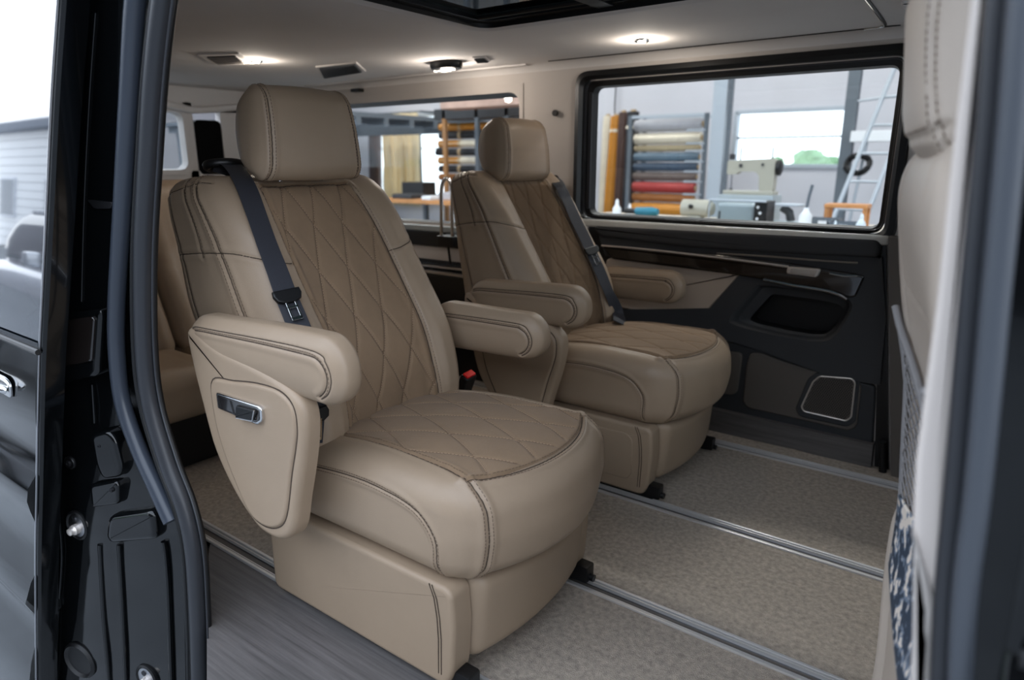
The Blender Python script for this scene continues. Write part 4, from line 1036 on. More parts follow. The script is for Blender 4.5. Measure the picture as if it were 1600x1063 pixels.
mb.build('jamb_face', paint, jamb, angle=35)
sealtube('rubber_seal', S2c, .624, .0185, rubber, jamb, n=20, flat=1.0)
sealtube('rubber_seal', S1c, .606, .0165, MT['seal_blue_grey'], jamb, n=16)
sealtube('seal_lip', [(x+16, y) for x, y in S2c], .636, .0065, rubber_dark, jamb)
sealtube('seal_lip', [(x-17, y) for x, y in S2c], .612, .0055, rubber_dark, jamb)
sealtube('seal_rib', [(x-14, y) for x, y in S2c], .6085, .0022, rubber_dark, jamb, n=8)
sealtube('seal_rib', [(x+14, y) for x, y in S2c], .613, .0022, rubber, jamb, n=8)
def jtube(name, pxs, off, r, m=paint, n=10): return MB().tube(smooth_path([jp(x, y, off)[0] for x, y in pxs], 6), r, n).build(name, m, jamb)
jtube('jamb_flange', [(x+26, y) for x, y in JL[:6]]+[(92, 700), (94, 800), (98, 870), (92, 960), (88, 1063), (88, 1240)], .004, .0055)
jtube('jamb_flange', [(x+3, y) for x, y in JL], .012, .0055)
jtube('jamb_rib', [(150, 20), (140, 160), (132, 320), (128, 470)], .001, .0045)
jtube('jamb_rib', [(146, 600), (150, 660)], .004, .004)
jtube('jamb_rib', [(158, 850), (164, 960), (172, 1063), (176, 1200)], .003, .0055)
jtube('jamb_rib', [(188, 850), (194, 960), (198, 1063), (202, 1200)], .003, .0055)
jtube('jamb_rib', [(258, 845), (264, 900), (270, 1063), (273, 1200)], .004, .006)
def jplate(name, pxs, off, t, m, r=.006, bev=.004, par=None):
    r = max(r, bev*1.7)
    n = jp(pxs[0][0], pxs[0][1])[1]; pts = [jp(x, y, off)[0] for x, y in pxs]; c_ = np.mean(pts, 0)
    pts = [p-n*((p-c_)@n) for p in pts]          # flatten on the plate's own plane
    return MB().prism(round_poly([tuple(p-n*t) for p in pts], r, 4), tuple(n*t), bev=bev).build(name, m, par or jamb)
jplate('stop_bracket', [(92, 489), (168, 480), (172, 490), (173, 580), (96, 596), (88, 590)], .030, .035, paint, bev=.008)
jplate('bracket_foot', [(88, 572), (172, 558), (174, 578), (98, 597), (84, 592)], .038, .02, paint, bev=.006)
jplate('bracket_face', [(106, 498), (158, 490), (163, 496), (164, 556), (108, 568)], .034, .008, gloss_trim, bev=.003)
jplate('dust_scrape', [(137, 312), (178, 316), (176, 326), (150, 326)], .004, .004, steel_dark, bev=.001)
jplate('latch_pocket', [(156, 672), (184, 664), (196, 680), (202, 728), (196, 742), (170, 744), (162, 720)], .024, .03, paint, bev=.008)
jplate('latch_pocket', [(150, 752), (192, 746), (196, 754), (194, 784), (152, 790)], .018, .03, paint, bev=.007)
jplate('jamb_step', [(180, 800), (246, 790), (254, 798), (256, 838), (184, 844), (176, 832)], .022, .03, paint, bev=.012)
jplate('slot_plate', [(82, 880), (93, 880), (97, 948), (91, 964), (84, 955)], .012, .012, paint, bev=.003)
jtube('slot', [(88, 890), (89, 920), (91, 945)], .013, .004, rubber_dark)
def jmat(px, py, off=0.):
    q, n = jp(px, py, off); n = Vector(n); u = Vector((0, 0, 1)); s_ = u.cross(n).normalized()
    return Matrix.Translation(q)@Matrix(((s_.x, u.x, n.x, 0), (s_.y, u.y, n.y, 0), (s_.z, u.z, n.z, 0), (0, 0, 0, 1)))
def bolt(px, py, off, r, m, name='bolt', par=None): return MB().lathe([(r, -.008), (r, .001), (r*.85, .004), (r*.45, .004), (r*.4, .002), (.0006, .002)], n=20, mtx=jmat(px, py, off)).build(name, m, par or jamb)
bolt(186, 760, .020, .005, steel_dark); bolt(112, 722, .004, .016, black_plastic); bolt(112, 722, .008, .007, steel_dark)
bolt(77, 870, .016, .0065, satin); bolt(170, 690, .026, .004, steel_dark)
for k in range(3): bolt(88+k, 897+k*20, .015, .0035, steel_dark)
def striker(px, py, label):
    mt = jmat(px, py, .003); t = empty('door_striker', (0, 0, 0), label, 'latch'); t.matrix_world = mt; sq = Matrix.Diagonal((.9, 1.05, 1, 1))
    MB().lathe([(.036, -.006), (.036, .003), (.032, .006), (.029, .004), (.028, .002)], n=36, mtx=sq).build('striker_rim', rubber_dark, t)
    MB().lathe([(.028, .0), (.0275, .003), (.015, .0045), (.001, .0045)], n=36, mtx=sq).build('striker_plate', alu, t)
    MB().lathe([(.0125, .003), (.0125, .014), (.009, .018), (.0085, .024), (.004, .026), (.0005, .026)], (.002, -.006, 0), n=20).build('striker_pin', satin, t)
    MB().lathe([(.007, .003), (.007, .006), (.004, .007), (.0005, .006)], (-.002, .016, 0), n=16).build('striker_screw', steel_dark, t)
striker(123, 820, 'round metal door striker in the middle of the black jamb')
striker(231, 1058, 'round metal door striker at the foot of the black jamb')
MB().lathe([(.052, -.004), (.052, .004), (.046, .010), (.040, .004), (.001, .003)], n=32, mtx=jmat(128, 1030, .003)).build('drain_cap', rubber_dark, jamb)

# ================================================================== the sliding door, pushed back along the outside of the van
sd = empty('sliding_door', (-1.9, .52, .5), 'glossy black sliding door pushed back at the left, with chrome handle and window', 'door')
def sub(v): return (v[0]+1.9, v[1]-.52, v[2]-.5)
DE = [(100, -120, .555), (92, 0, .545), (82, 150, .530), (74, 320, .512), (66, 480, .495), (62, 560, .485), (60, 640, .474), (58, 760, .464), (56, 880, .455), (57, 1063, .445), (60, 1250, .44)]
DEp = smooth_path([at(x, y, Y=Yv) for x, y, Yv in DE], 6)
belt_z = at(60, 548, Y=.486)[2]
# front edge of the door (its return flange)
mb = MB(); rows = []
for p in DEp: rows.append([mb.bm.verts.new(sub((p[0]+dx, p[1]+dy, p[2]))) for dx, dy in ((0, 0), (.006, .002), (.010, .008), (.008, .045), (-.02, .048))])
for a, b in zip(rows, rows[1:]):
    for j in range(4): mb.bm.faces.new((a[j], a[j+1], b[j+1], b[j]))
mb.build('door_edge', paint, sd, angle=35)
MB().tube([sub((p[0]-.001, p[1]-.001, p[2])) for p in DEp], .0022, 8).build('edge_highlight', alu, sd)  # bright metal tube standing in for the highlight along the door edge
# skins: upper glazed part and lower panel, its crease waves added to swirl the reflections
def skin(name, plist, m, x1=-2.7, wave=0.):
    mb = MB(); rows = []
    nx = 26
    for p in plist:
        row = []
        for i in range(nx+1):
            f = i/nx; x = p[0]+(x1-p[0])*f
            row.append(mb.bm.verts.new(sub((x, p[1]+.012*f*f+wave*(0), p[2]))))
        rows.append(row)
    for a, b in zip(rows, rows[1:]):
        for j in range(nx): mb.bm.faces.new((a[j], a[j+1], b[j+1], b[j]))
    return mb.build(name, m, sd, angle=180)
up = [p for p in DEp if p[2] >= belt_z-.02]; lowp = [p for p in DEp if p[2] <= belt_z+.02]
skin('door_window', up, mat('tinted_pane', (.06, .08, .10), .03, coat=1., spec=1.))
prof = lerp_tab([(-.75, .0), (-.3, -.014), (-.1, .012), (.0, -.022), (.10, .018), (.2, .006), (.30, -.018), (.38, .016), (.47, .0), (.6, 0)])
skin('door_skin', [np.array([p[0], p[1]-.004+prof(p[2])*.9, p[2]]) for p in lowp], paint)
MB().tube([sub((DEp[0][0]*0+at(60, 552, Y=.480)[0], .480, belt_z)), sub((-2.7, .490, belt_z))], .006, 8).build('window_seal', rubber_dark, sd)
MB().box(sub((-2.7, .560, -.3)), sub((-1.95, .575, 1.2))).build('inner_panel', black_plastic, sd)
hp = at(8, 606, Y=.462); h = MB().prism(round_poly([sub((hp[0]+a, .468, hp[2]+b)) for a, b in ((-.14, -.016), (.018, -.022), (.024, .012), (.0, .022), (-.14, .022))], .012, 5), (0, -.006, 0), bev=.003).build('handle_cup', chrome, sd)
MB().tube(smooth_path([sub((hp[0]-.14, .456, hp[2]+.006)), sub((hp[0]-.05, .448, hp[2]+.004)), sub((hp[0]+.006, .452, hp[2]+.002)), sub((hp[0]+.016, .460, hp[2]-.002))], 6), .0085, 10).build('handle_bar', chrome, h)

# ================================================================== across the forecourt: what the black paint mirrors
white_side = mat('white_siding', (.88, .89, .90), .6, var=(1.5, .03)); grey_roof = mat('grey_roofing', (.42, .45, .50), .6)
bd = empty('building', (-18.5, -8, -.52), 'white sided building with a grey roof across the forecourt, mirrored in the sliding door', 'building')
MB().box((-13, -5, 0), (10, -0.06, 4.2)).build('wall', white_side, bd)
for k in range(14):
    b = MB().box((-13, -.06, .05+k*.3), (10, .0-.006*(k % 2), .33+k*.3), .012).build('siding_board', white_side, bd)
MB().box((-13.4, -5.4, 4.2), (10.4, .35, 4.5), .05).build('roof', grey_roof, bd)
for x in (-10.5, -6, -1.5, 3, 7):
    f = MB().box((x-.8, -.02, 1.1), (x+.8, .06, 2.6), .02).build('window', mat('window_frame_white', (.8, .82, .85), .5) if 'window_frame_white' not in MT else MT['window_frame_white'], bd)
    MB().box((x-.72, .045, 1.18), (x+.72, .066, 2.52)).build('pane', MT.get('far_pane') or mat('far_pane', (.30, .36, .42), .1), f)
dk = mat('dark_cladding', (.16, .15, .145), .8, var=(3, .2)); gg = empty('dark_mirrored_block', (2.2, -7.2, -.52), 'dark timber block added across the forecourt for the black door jamb to mirror', 'building')  # added unseen dark mass, so the black jamb mirrors something dark
MB().box((-7.2, -4, 0), (7.5, -.03, 4.3)).build('wall', dk, gg)
for k in range(16): MB().box((-7.2, -.03, .02+k*.265), (7.5, .0+.006*(k % 2), .27+k*.265), .01).build('cladding_board', dk, gg)
MB().box((-7.5, -4.3, 4.3), (7.8, .4, 4.5), .04).build('roof', grey_roof, gg)
leaf = mat('leaf_green', (.46, .58, .42), .8, var=(6, .3)); bark = mat('bark_brown', (.30, .24, .19), .9)
def blob_tree(name, loc, r, trunk, label, group=None, seed=0, n=26):
    rnd = random.Random(seed); t = empty(name, loc, label, 'tree', group)
    MB().tube([(0, 0, 0), (.05*r, 0, trunk*.6), (0, .04*r, trunk+.3*r)], [.09*r+.03, .07*r+.02, .04*r+.01], 8).build('trunk', bark, t)
    mb = MB()
    for i in range(n):
        a = rnd.uniform(0, 2*PI); e = rnd.uniform(-.5, 1.); q = rnd.uniform(.25, .85)*r; c = Vector((math.cos(a)*q, math.sin(a)*q, trunk+r*.7+e*r*.6)); rr = rnd.uniform(.22, .4)*r
        g = bmesh.ops.create_icosphere(mb.bm, subdivisions=2, radius=rr)
        for v in g['verts']: v.co = v.co*(1+rnd.uniform(-.22, .22))+c
    mb.build('foliage', leaf, t, angle=10); return t
blob_tree('bush', (-6.2, -4.6, -.52), .7, .1, 'round green bush across the forecourt on the left', seed=3)
blob_tree('bush', (-9.5, -5.2, -.52), .9, .1, 'larger green bush across the forecourt further to the rear', seed=4)

# parked silver car, also only seen in the black door
cr = empty('parked_car', (-6.6, -2.0, -.52), 'silver car parked across the forecourt, mirrored in the sliding door', 'car', None, .08)
silver = mat('silver_paint', (.74, .76, .79), .2, metal=.4, coat=1.)
def Dc(P):
    x, y, z = P[:, 0], P[:, 1], P[:, 2]; e = np.abs(x)/2.2
    return np.stack([x, y*(1-.10*e**3), .58+z*(1-.18*e**3)*1.0-.05*e**2], 1)
s = Soft((2.2, .88, .36), (.35, .18, .16), Dc, .06); s.seam([(-2.2, .88, .05), (2.2, .88, .05)], .012, .03); s.seam([(-2.2, -.88, .05), (2.2, -.88, .05)], .012, .03); s.finish('body', silver, cr)
s = Soft((1.35, .72, .30), (.5, .16, .2), lambda P: np.stack([-.25+P[:, 0]*(1-.38*np.clip(P[:, 2]/.3*.5+.5, 0, 1)), P[:, 1]*(1-.14*np.clip(P[:, 2]/.3, 0, 1)), 1.12+P[:, 2]], 1), .06); s.finish('cabin', mat('car_glass', (.05, .06, .08), .05, coat=1.), cr)
MB().box((-.85, -.55, 1.38), (.35, .55, 1.44), .03).build('roof', silver, cr)
for sx in (-1.35, 1.35):
    for sy in (-1, 1):
        wl_ = MB().lathe([(.02, .1), (.32, .1), (.33, .06), (.33, -.06), (.32, -.1), (.02, -.1)], (sx, sy*.80, .33), axis='Y', n=28).build('wheel', rubber_dark, cr)
        MB().lathe([(.01, sy*.115), (.17, sy*.115), (.20, sy*.09)], (sx, sy*.80, .33), axis='Y', n=20).build('hub_cap', alu, wl_)
for sy in (-1, 1): MB().box((.45, sy*.9-.06, .98), (.60, sy*.9+.06, 1.10), .03).build('door_mirror', silver, cr)
for sy in (-1, 1): MB().box((2.02, sy*.6-.16, .62), (2.18, sy*.6+.16, .76), .04).build('headlamp', white_side, cr)
# ================================================================== the workshop beyond the van
WY = 10.0
ws_wall = mat('workshop_wall', (.76, .76, .785), .8, var=(.8, .05)); ws_dark = mat('workshop_steel', (.36, .39, .42), .6)
galv = mat('galvanised_post', (.66, .69, .72), .45, metal=.3)
ww = MB()
def hole_wall(x0, x1, z0, z1, holes, y):
    holes = sorted(holes); x = x0
    for a, b, c, d in holes:
        ww.box((x, y, z0), (a, y+.2, z1)); ww.box((a, y, z0), (b, y+.2, c)); ww.box((a, y, d), (b, y+.2, z1)); x = b
    ww.box((x, y, z0), (x1, y+.2, z1))
A0 = at(1151, 175, Y=WY); A1 = at(1326, 261, Y=WY); B0 = at(578, 184, Y=WY); B1 = at(699, 282, Y=WY)
hole_wall(-16, 8, -.52, 4.2, [(B0[0], B1[0], B1[2]-.3, B0[2]), (A0[0], A1[0], A1[2], A0[2])], WY)
struct('wall_workshop_back', ww, ws_wall)
struct('wall_workshop_left', MB().box((-16, -1.0, -.52), (-15.8, WY, 4.2)), ws_wall)
struct('wall_workshop_right', MB().box((7.8, 3.0, -.52), (8, WY, 4.2)), ws_wall)
struct('ceiling_workshop', MB().box((-16, 2.9, 4.2), (8, WY+.2, 4.4)), mat('workshop_ceiling', (.62, .64, .66), .8))
# workshop window frames and panes
def ws_window(name, x0, x1, z0, z1, bars):
    o = bpy.data.objects.new(name, None); C.objects.link(o); tag(o, kind='structure'); mb = MB()
    for a, b, c, d in ((x0, x1, z0-.02, z0+.035), (x0, x1, z1-.035, z1+.02), (x0-.02, x0+.035, z0, z1), (x1-.035, x1+.02, z0, z1)): mb.box((a, WY-.03, c), (b, WY+.06, d), .006)
    mb.build('window_frame', galv, o)
    for kind, v in bars:
        if kind == 'h': MB().box((x0, WY-.01, v-.012), (x1, WY+.03, v+.012)).build('glazing_bar', ws_dark, o)
        else: MB().box((v-.03, WY-.01, z0), (v+.03, WY+.03, z1)).build('glazing_bar', ws_dark, o)
    MB().box((x0, WY+.04, z0), (x1, WY+.045, z1)).build('window_pane', glass_clear, o)
ws_window('window_7', A0[0], A1[0], A1[2], A0[2], [('h', at(1200, 215, Y=WY)[2])])
ws_window('window_8', B0[0], B1[0], B1[2]-.3, B0[2], [('v', at(655, 220, Y=WY)[0]), ('h', at(670, 232, Y=WY)[2])])
# trees outside the windows
gp = at(1290, 245, Y=18); 
for i, (px, r) in enumerate(((1292, .85), (1226, .45), (1168, .75), (1340, .8))):
    q = at(px, 262, Y=18); blob_tree('tree', (q[0], 18+i*1.8, -.6), r, max(.3, q[2]-.35), ('broad leafy tree outside the workshop window, right of its middle', 'middling leafy tree outside the workshop window', 'small leafy tree outside the workshop window at its left', 'rightmost leafy tree outside the workshop window')[i], seed=10+i, n=30)
# posts and conduits
def post(px, ytop, ybot, Y, wd, m, label, name='steel_post'):
    a = at(px, ytop, Y=Y); b = at(px, ybot, Y=Y); x = a[0]
    o = MB().box((x-wd/2, Y-wd/2, -.52), (x+wd/2, Y+wd/2, 4.2), .006).build(name, m); return tag(o, label, 'post')
post(1131, 120, 320, 8.6, .17, galv, 'pale steel post right of the leather roll rack'); post(1145, 120, 300, 8.55, .05, ws_dark, 'thin dark conduit right beside the pale steel post')
post(1339, 100, 300, 9.0, .13, ws_dark, 'dark grey column right of the bright workshop window')
t = empty('wall_shelf', tuple(at(1348, 222, Y=8.9)), 'small white wall shelf right of the workshop window', 'shelf'); MB().box((-.12, -.1, 0), (.35, .1, .12), .01).build('shelf_board', white_side, t); MB().tube([(-.1, 0, .45), (.4, 0, .5)], .015, 8).tube([(.05, 0, .1), (-.05, 0, -1.1)], .018, 8).build('shelf_rod', galv, t)
t = empty('hanging_coil', tuple(at(1341, 250, Y=8.8)), 'small dark hanging coil under the white wall shelf', 'coil'); MB().tube([(.12*math.cos(a), .05*math.sin(a*3), .10*math.sin(a)-.05) for a in np.linspace(0, 2*PI, 18, endpoint=False)], .035, 8, closed=True).build('coil', MT['dark_rubber'], t)
q = at(1358, 250, Y=7.6); t = empty('ladder', tuple((q[0], 7.6, -.52)), 'pale aluminium ladder leaning at the right side of the window view', 'ladder')
for s in (-1, 1): MB().tube([(s*.16-.30, -.3, 0), (s*.13+.22, .5, 2.6)], .022, 8).build('rail', galv, t)
for k in range(9): f = (k+.8)/9.5; MB().tube([(-.46+.54*f, -.3+.8*f, 2.6*f), (-.14+.50*f, -.3+.8*f, 2.6*f)], .014, 8).build('rung', galv, t)
t = empty('hanging_cable', tuple(at(962, 150, Y=9.9)), 'thin cable hanging down the wall above the upright rolls', 'cable'); MB().tube([(0, 0, 1.5), (.01, 0, .5), (-.01, 0, -.15), (.0, 0, -.3)], .012, 6).build('cord', rubber_dark, t)
# --- rolls of leather and cloth
def roll_mat(n, c): return MT.get(n) or mat(n, c, .5, bump=(120, .3, .003), var=(9, .08))
RM = dict(grey=roll_mat('silver_grey_hide', (.66, .66, .68)), cream=roll_mat('cream_hide', (.84, .80, .72)), tan=roll_mat('sand_hide', (.66, .60, .48)), blue=roll_mat('blue_grey_hide', (.36, .44, .50)), slate=roll_mat('slate_hide', (.25, .31, .38)), brown=roll_mat('brown_grey_hide', (.40, .35, .33)),
    red=roll_mat('red_hide', (.62, .20, .19)), ochre=roll_mat('ochre_hide', (.58, .36, .17)), mustard=roll_mat('mustard_hide', (.73, .48, .14)), choc=roll_mat('chocolate_hide', (.28, .19, .16)), black=roll_mat('black_hide', (.10, .11, .13)))
core_m = mat('cardboard_core', (.70, .60, .46), .8)
def roll(a, b, r, m, label, group, tilt=None, name='leather_roll'):
    a = Vector(a); b = Vector(b); t = empty(name, tuple((a+b)/2), label, 'roll', group); d = (b-a)/2; Ln = d.length; dn = d.normalized()
    N = 9; pts = [(-d)+d*2*i/(N-1) for i in range(N)]; rad = [r*(.93 if i in (0, N-1) else 1+random.uniform(-.03, .03)) for i in range(N)]
    MB().tube(pts, rad, 18).build('rolled_hide', m, t, angle=60)
    # loose outer flap edge and the core
    n = dn.cross(Vector((0, 0, 1))); n = n.normalized() if n.length > .1 else Vector((0, -1, 0))
    MB().tube([-d*1.0+n*r*.98, d*1.0+n*r*.98], r*.10, 6).build('flap_edge', m, t)
    MB().tube([-d*1.03, -d*1.0], r*.45, 12).tube([d*1.0, d*1.03], r*.45, 12).build('core_tube', core_m, t)
    return t
RYY = 8.9
rk = empty('roll_rack', tuple(at(1052, 300, Y=RYY)), 'grey steel rack holding the stack of leather rolls behind the sliding window', 'rack'); rk.location.z = -.52; rx_ = rk.location.x
e0 = at(990, 250, Y=RYY)[0]-rx_; e1 = at(1108, 250, Y=RYY)[0]-rx_; ztop = at(1100, 178, Y=RYY)[2]+.52
for x in (e0+.02, e1):
    for yy in (-.18, .28): MB().box((x-.025, yy-.025, 0), (x+.025, yy+.025, ztop), .004).build('upright', ws_dark, rk)
for yy in (-.18, .28): MB().box((e0, yy-.02, ztop-.04), (e1, yy+.02, ztop), .004).build('top_bar', galv, rk)
rows = [(185, 206, 'grey', 'silver grey'), (207, 226, 'cream', 'cream'), (226.5, 237, 'tan', 'sand coloured'), (238, 253, 'blue', 'blue grey'), (254, 268, 'slate', 'slate blue'), (269, 283, 'brown', 'brown grey'), (284, 302, 'red', 'red'), (302.5, 316, 'ochre', 'ochre brown'), (317, 338, 'mustard', 'mustard yellow')]
for i, (ya, yb, key, nm) in enumerate(rows):
    za, zb_ = at(1040, ya, Y=RYY)[2], at(1040, yb, Y=RYY)[2]; r = (za-zb_)/2*.965; zc = (za+zb_)/2; py = (ya+yb)/2
    p = (0, 0, zc); x0 = at(994-i*.6, py, Y=RYY)[0]; x1 = at(1098-i*2.0, py, Y=RYY)[0]
    roll((x0, RYY, zc), (x1, RYY, zc), r, RM[key], '%s leather roll lying in the steel rack behind the sliding window' % nm, 'leather rolls in the steel rack')
    for x in (e1-.0,):
        MB().tube([(x, -.2, p[2]+.52-r), (x-.25, -.2, p[2]+.52-r)], .014, 6).build('rack_arm', galv, rk)
for (a, b, key, r, nm) in (((950, 182), (942, 335), 'cream', .085, 'cream'), ((963, 182), (953, 312), 'mustard', .095, 'mustard'), ((975, 176), (967, 322), 'choc', .085, 'chocolate brown'), ((990, 175), (981, 330), 'black', .10, 'black')):
    k_ = ('cream', 'mustard', 'choc', 'black').index(key); A_ = at(*a, Y=9.86-.17*k_); B_ = at(*b, Y=9.78-.17*k_); r *= .93; d = (A_-B_); B2 = B_-d*((B_[2]+.50)/d[2])
    t = roll(tuple(B2), tuple(A_), r, RM[key], '%s leather roll standing upright left of the steel rack' % nm, 'upright leather rolls')
    if key in ('black', 'mustard'):
        c = (Vector(A_)-Vector(B2))*.5; MB().tube([c*.78, c*.82], r*1.06, 16).build('tape_band', RM['cream'], t)
# second rack seen through the rear window
RY2 = 7.6
r2 = empty('roll_rack', tuple((at(750, 240, Y=RY2)[0], RY2, -.52)), 'dark rack with mustard, cream and black rolls seen through the rear side window', 'rack'); rx2 = r2.location.x
z2 = at(760, 172, Y=RY2)[2]+.52
for px in (716, 766, 812):
    x = at(px, 230, Y=RY2)[0]-rx2; MB().box((x-.03, -.30, 0), (x+.03, -.25, z2), .004).build('upright', ws_dark if px != 716 else MT['leather_strap'] if 'leather_strap' in MT else mat('leather_strap', (.62, .45, .28), .6), r2)
xa, xb = at(700, 180, Y=RY2)[0]-rx2, at(850, 180, Y=RY2)[0]-rx2
MB().box((xa, -.3, z2-.12), (xb, .3, z2+.02), .01).build('top_shelf', MT['charcoal_plastic'], r2)
for i, (py, kA, nm) in enumerate(((199, 'mustard', 'mustard'), (212, 'black', 'black'), (225, 'cream', 'cream'), (238, 'black', 'black'), (251, 'cream', 'cream'), (264, 'black', 'black'), (277, 'ochre', 'ochre'))):
    p = at(700, py, Y=RY2); x0 = at(688-(5 if i == 3 else 0), py, Y=RY2)[0]; xm = at(722, py, Y=RY2)[0]; x1 = at(822, py, Y=RY2)[0]; r = .062
    lab = ('topmost', 'second from the top', 'third from the top', 'fourth from the top', 'fifth from the top', 'sixth from the top', 'lowest')[i]
    t = roll((x0, RY2, p[2]), (x1, RY2, p[2]), r*.83, RM[kA], '%s roll, %s in the dark rack behind the rear side window' % (nm, lab), 'rolls in the dark rack')
    if kA == 'cream': MB().tube([(x0-t.location.x-.01, 0, 0), (xm-t.location.x-.01, 0, 0)], r*.85, 18).build('wrapped_end', RM['mustard'], t)
    MB().tube([(xm-t.location.x-.05, 0, 0), (xm-t.location.x, 0, 0)], r*.865, 16).build('tie_band', core_m, t)
tag(MB().box((at(695, 155, Y=6.8)[0], 6.7, at(760, 168, Y=6.8)[2]), (at(850, 155, Y=6.8)[0], 7.0, at(760, 148, Y=6.8)[2]), .02).build('wooden_beam', mat('pinkish_beam', (.72, .60, .54), .7, var=(4, .25))), 'pinkish wooden beam above the dark roll rack', 'beam')
mz = MB().box((-12, 6.2, at(640, 176, Y=6.2)[2]), (at(640, 160, Y=7.3)[0], 9.3, at(640, 176, Y=6.2)[2]+.06))
for k in range(7): mz.box((-12, 6.3+k*.5, at(640, 176, Y=6.2)[2]-.1), (at(640, 160, Y=7.3)[0], 6.38+k*.5, at(640, 176, Y=6.2)[2]))
for x_, y_ in ((-11.8, 6.4), (-11.8, 9.1), (-10.6, 9.1)): mz.box((x_-.05, y_-.05, -.52), (x_+.05, y_+.05, at(640, 176, Y=6.2)[2]))
tag(mz.build('mezzanine', ws_dark), 'dark steel mezzanine deck above the curtained window', 'deck')
curt = mat('cream_curtain', (.93, .88, .76), .9)
_n = curt.node_tree.nodes; _L = curt.node_tree.links; _t = _n.new('ShaderNodeBsdfTranslucent'); _t.inputs[0].default_value = (1, .92, .76, 1); _x = _n.new('ShaderNodeMixShader'); _x.inputs[0].default_value = .65
_L.new(_n['Principled BSDF'].outputs[0], _x.inputs[1]); _L.new(_t.outputs[0], _x.inputs[2]); _L.new(_x.outputs[0], _n['Material Output'].inputs[0])
# curtain: a pleated cloth
cu = empty('curtain', tuple(at(622, 178, Y=9.6)), 'cream pleated curtain hanging between two bright workshop windows', 'curtain')
x0 = at(595, 180, Y=9.6)[0]-cu.location.x; x1 = at(653, 180, Y=9.6)[0]-cu.location.x; zb = at(622, 320, Y=9.6)[2]-cu.location.z
V = []; Fc = []; nx = 120; nz = 10
for j in range(nz+1):
    for i in range(nx+1):
        f = i/nx; V.append((x0+(x1-x0)*f+.012*math.sin(f*31+j*.3), .085*math.sin(f*2*PI*9+.5*math.sin(j*.6))+.03*math.sin(f*17), zb*j/nz))
for j in range(nz):
    for i in range(nx): a = j*(nx+1)+i; Fc.append((a, a+1, a+nx+2, a+nx+1))
me = mesh_from('curtain_cloth', V, Fc); o = link('curtain_cloth', me, curt, cu); md = o.modifiers.new('s', 'SOLIDIFY'); md.thickness = .006
MB().tube([(x0-.1, 0, .02), (x1+.1, 0, .02)], .015, 8).box((x0-.08, .0, -.0), (x0-.05, .41, .04)).box((x1+.05, 0, 0), (x1+.08, .41, .04)).build('curtain_rail', ws_dark, cu)
p = at(574, 200, Y=9.3); tag(MB().tube([(p[0]-.25, 9.62, -.5), (p[0]-.20, 9.68, p[2]+.1)], .13, 14).build('wrapped_bundle', RM['choc']), 'brown wrapped bundle standing at the left of the curtain', 'bundle')
# --- benches
wood = mat('bench_wood', (.72, .50, .30), .5, var=(20, .25, (.3, 3, 1)))
def bench(name, x0, x1, y0, y1, z, label, m=wood):
    t = empty(name, ((x0+x1)/2, (y0+y1)/2, -.52), label, 'table'); hx, hy = (x1-x0)/2, (y1-y0)/2; zz = z+.52
    MB().box((-hx, -hy, zz-.05), (hx, hy, zz), .006).build('table_top', m, t)
    for sx in (-1, 1):
        for sy in (-1, 1): MB().box((sx*(hx-.08)-.03, sy*(hy-.08)-.03, 0), (sx*(hx-.08)+.03, sy*(hy-.08)+.03, zz-.05)).build('leg', ws_dark, t)
    return t
BZ = .462
bench('work_bench', -3.55, -.2, 5.35, 6.6, BZ, 'long pale work bench with sewing machines behind the sliding window', mat('pale_bench_top', (.78, .74, .68), .4))
BZ2 = at(665, 312, Y=6.4)[2]
bench('cutting_table', at(600, 312, Y=6.4)[0], at(745, 312, Y=6.4)[0], 6.3, 7.2, BZ2, 'wooden topped table below the dark roll rack')
def small(name, fn, px, py, Y, label, cat, group=None, z=None):
    p = at(px, py, Y=Y); t = empty(name, (p[0], Y, BZ if z is None else z), label, cat, group); fn(t); return t
def box_at(t, name, m, a, b, bev=.004): return MB().box(a, b, bev).build(name, m, t)
# industrial sewing machine on the bench
cream_paint = mat('machine_cream', (.62, .61, .56), .35); machine_grey = mat('machine_grey', (.60, .64, .66), .35)
def machine(t, s=1., m=cream_paint, head=True):
    k = lambda a: tuple(v*s for v in a)
    MB().box(k((-.26, -.09, .0)), k((.26, .09, .04)), .008).build('bed', m, t)
    MB().prism(round_poly([k((x, -.06, z)) for x, z in ((-.24, .20), (-.24, .34), (.22, .36), (.24, .33), (.24, .04), (.10, .04), (.09, .19), (.05, .23), (-.12, .23), (-.15, .20))], .02*s, 4), k((0, .12, 0)), bev=.005*s).build('arm', m, t)
    MB().lathe([(r*s, h*s) for r, h in ((.075, 0), (.08, .01), (.08, .03), (.05, .045), (.02, .045))], k((.25, 0, .27)), axis='X', n=22).build('hand_wheel', MT['black_plastic'], t)
    MB().tube([k((-.20, -.02, .20)), k((-.20, -.02, .05))], .010*s, 8).build('needle_bar', chrome, t)
    MB().box(k((-.215, -.035, .045)), k((-.185, .0, .06))).build('presser_foot', steel_dark, t)
    for x in (-.13, .19): MB().tube([k((x, 0, .34)), k((x, 0, .47))], .008*s, 8).build('spool_pin', MT['black_plastic'], t)
    MB().lathe([(r*s, h*s) for r, h in ((.03, 0), (.03, .05), (.012, .06))], k((-.21, -.01, .35)), n=14).build('tension_dial', steel_dark, t)
    MB().lathe([(r*s, h*s) for r, h in ((.018, 0), (.018, .012), (.001, .012))], k((-.1, -.07, .29)), axis='Y', n=14).lathe([(r*s, h*s) for r, h in ((.014, 0), (.014, .012), (.001, .012))], k((.12, -.07, .3)), axis='Y', n=14).build('screw_cap', steel_dark, t)
q = at(1172, 304, Y=6.2); t = empty('sewing_machine', (q[0], 6.2, BZ), 'cream industrial sewing machine raised on a grey stand on the bench', 'machine')
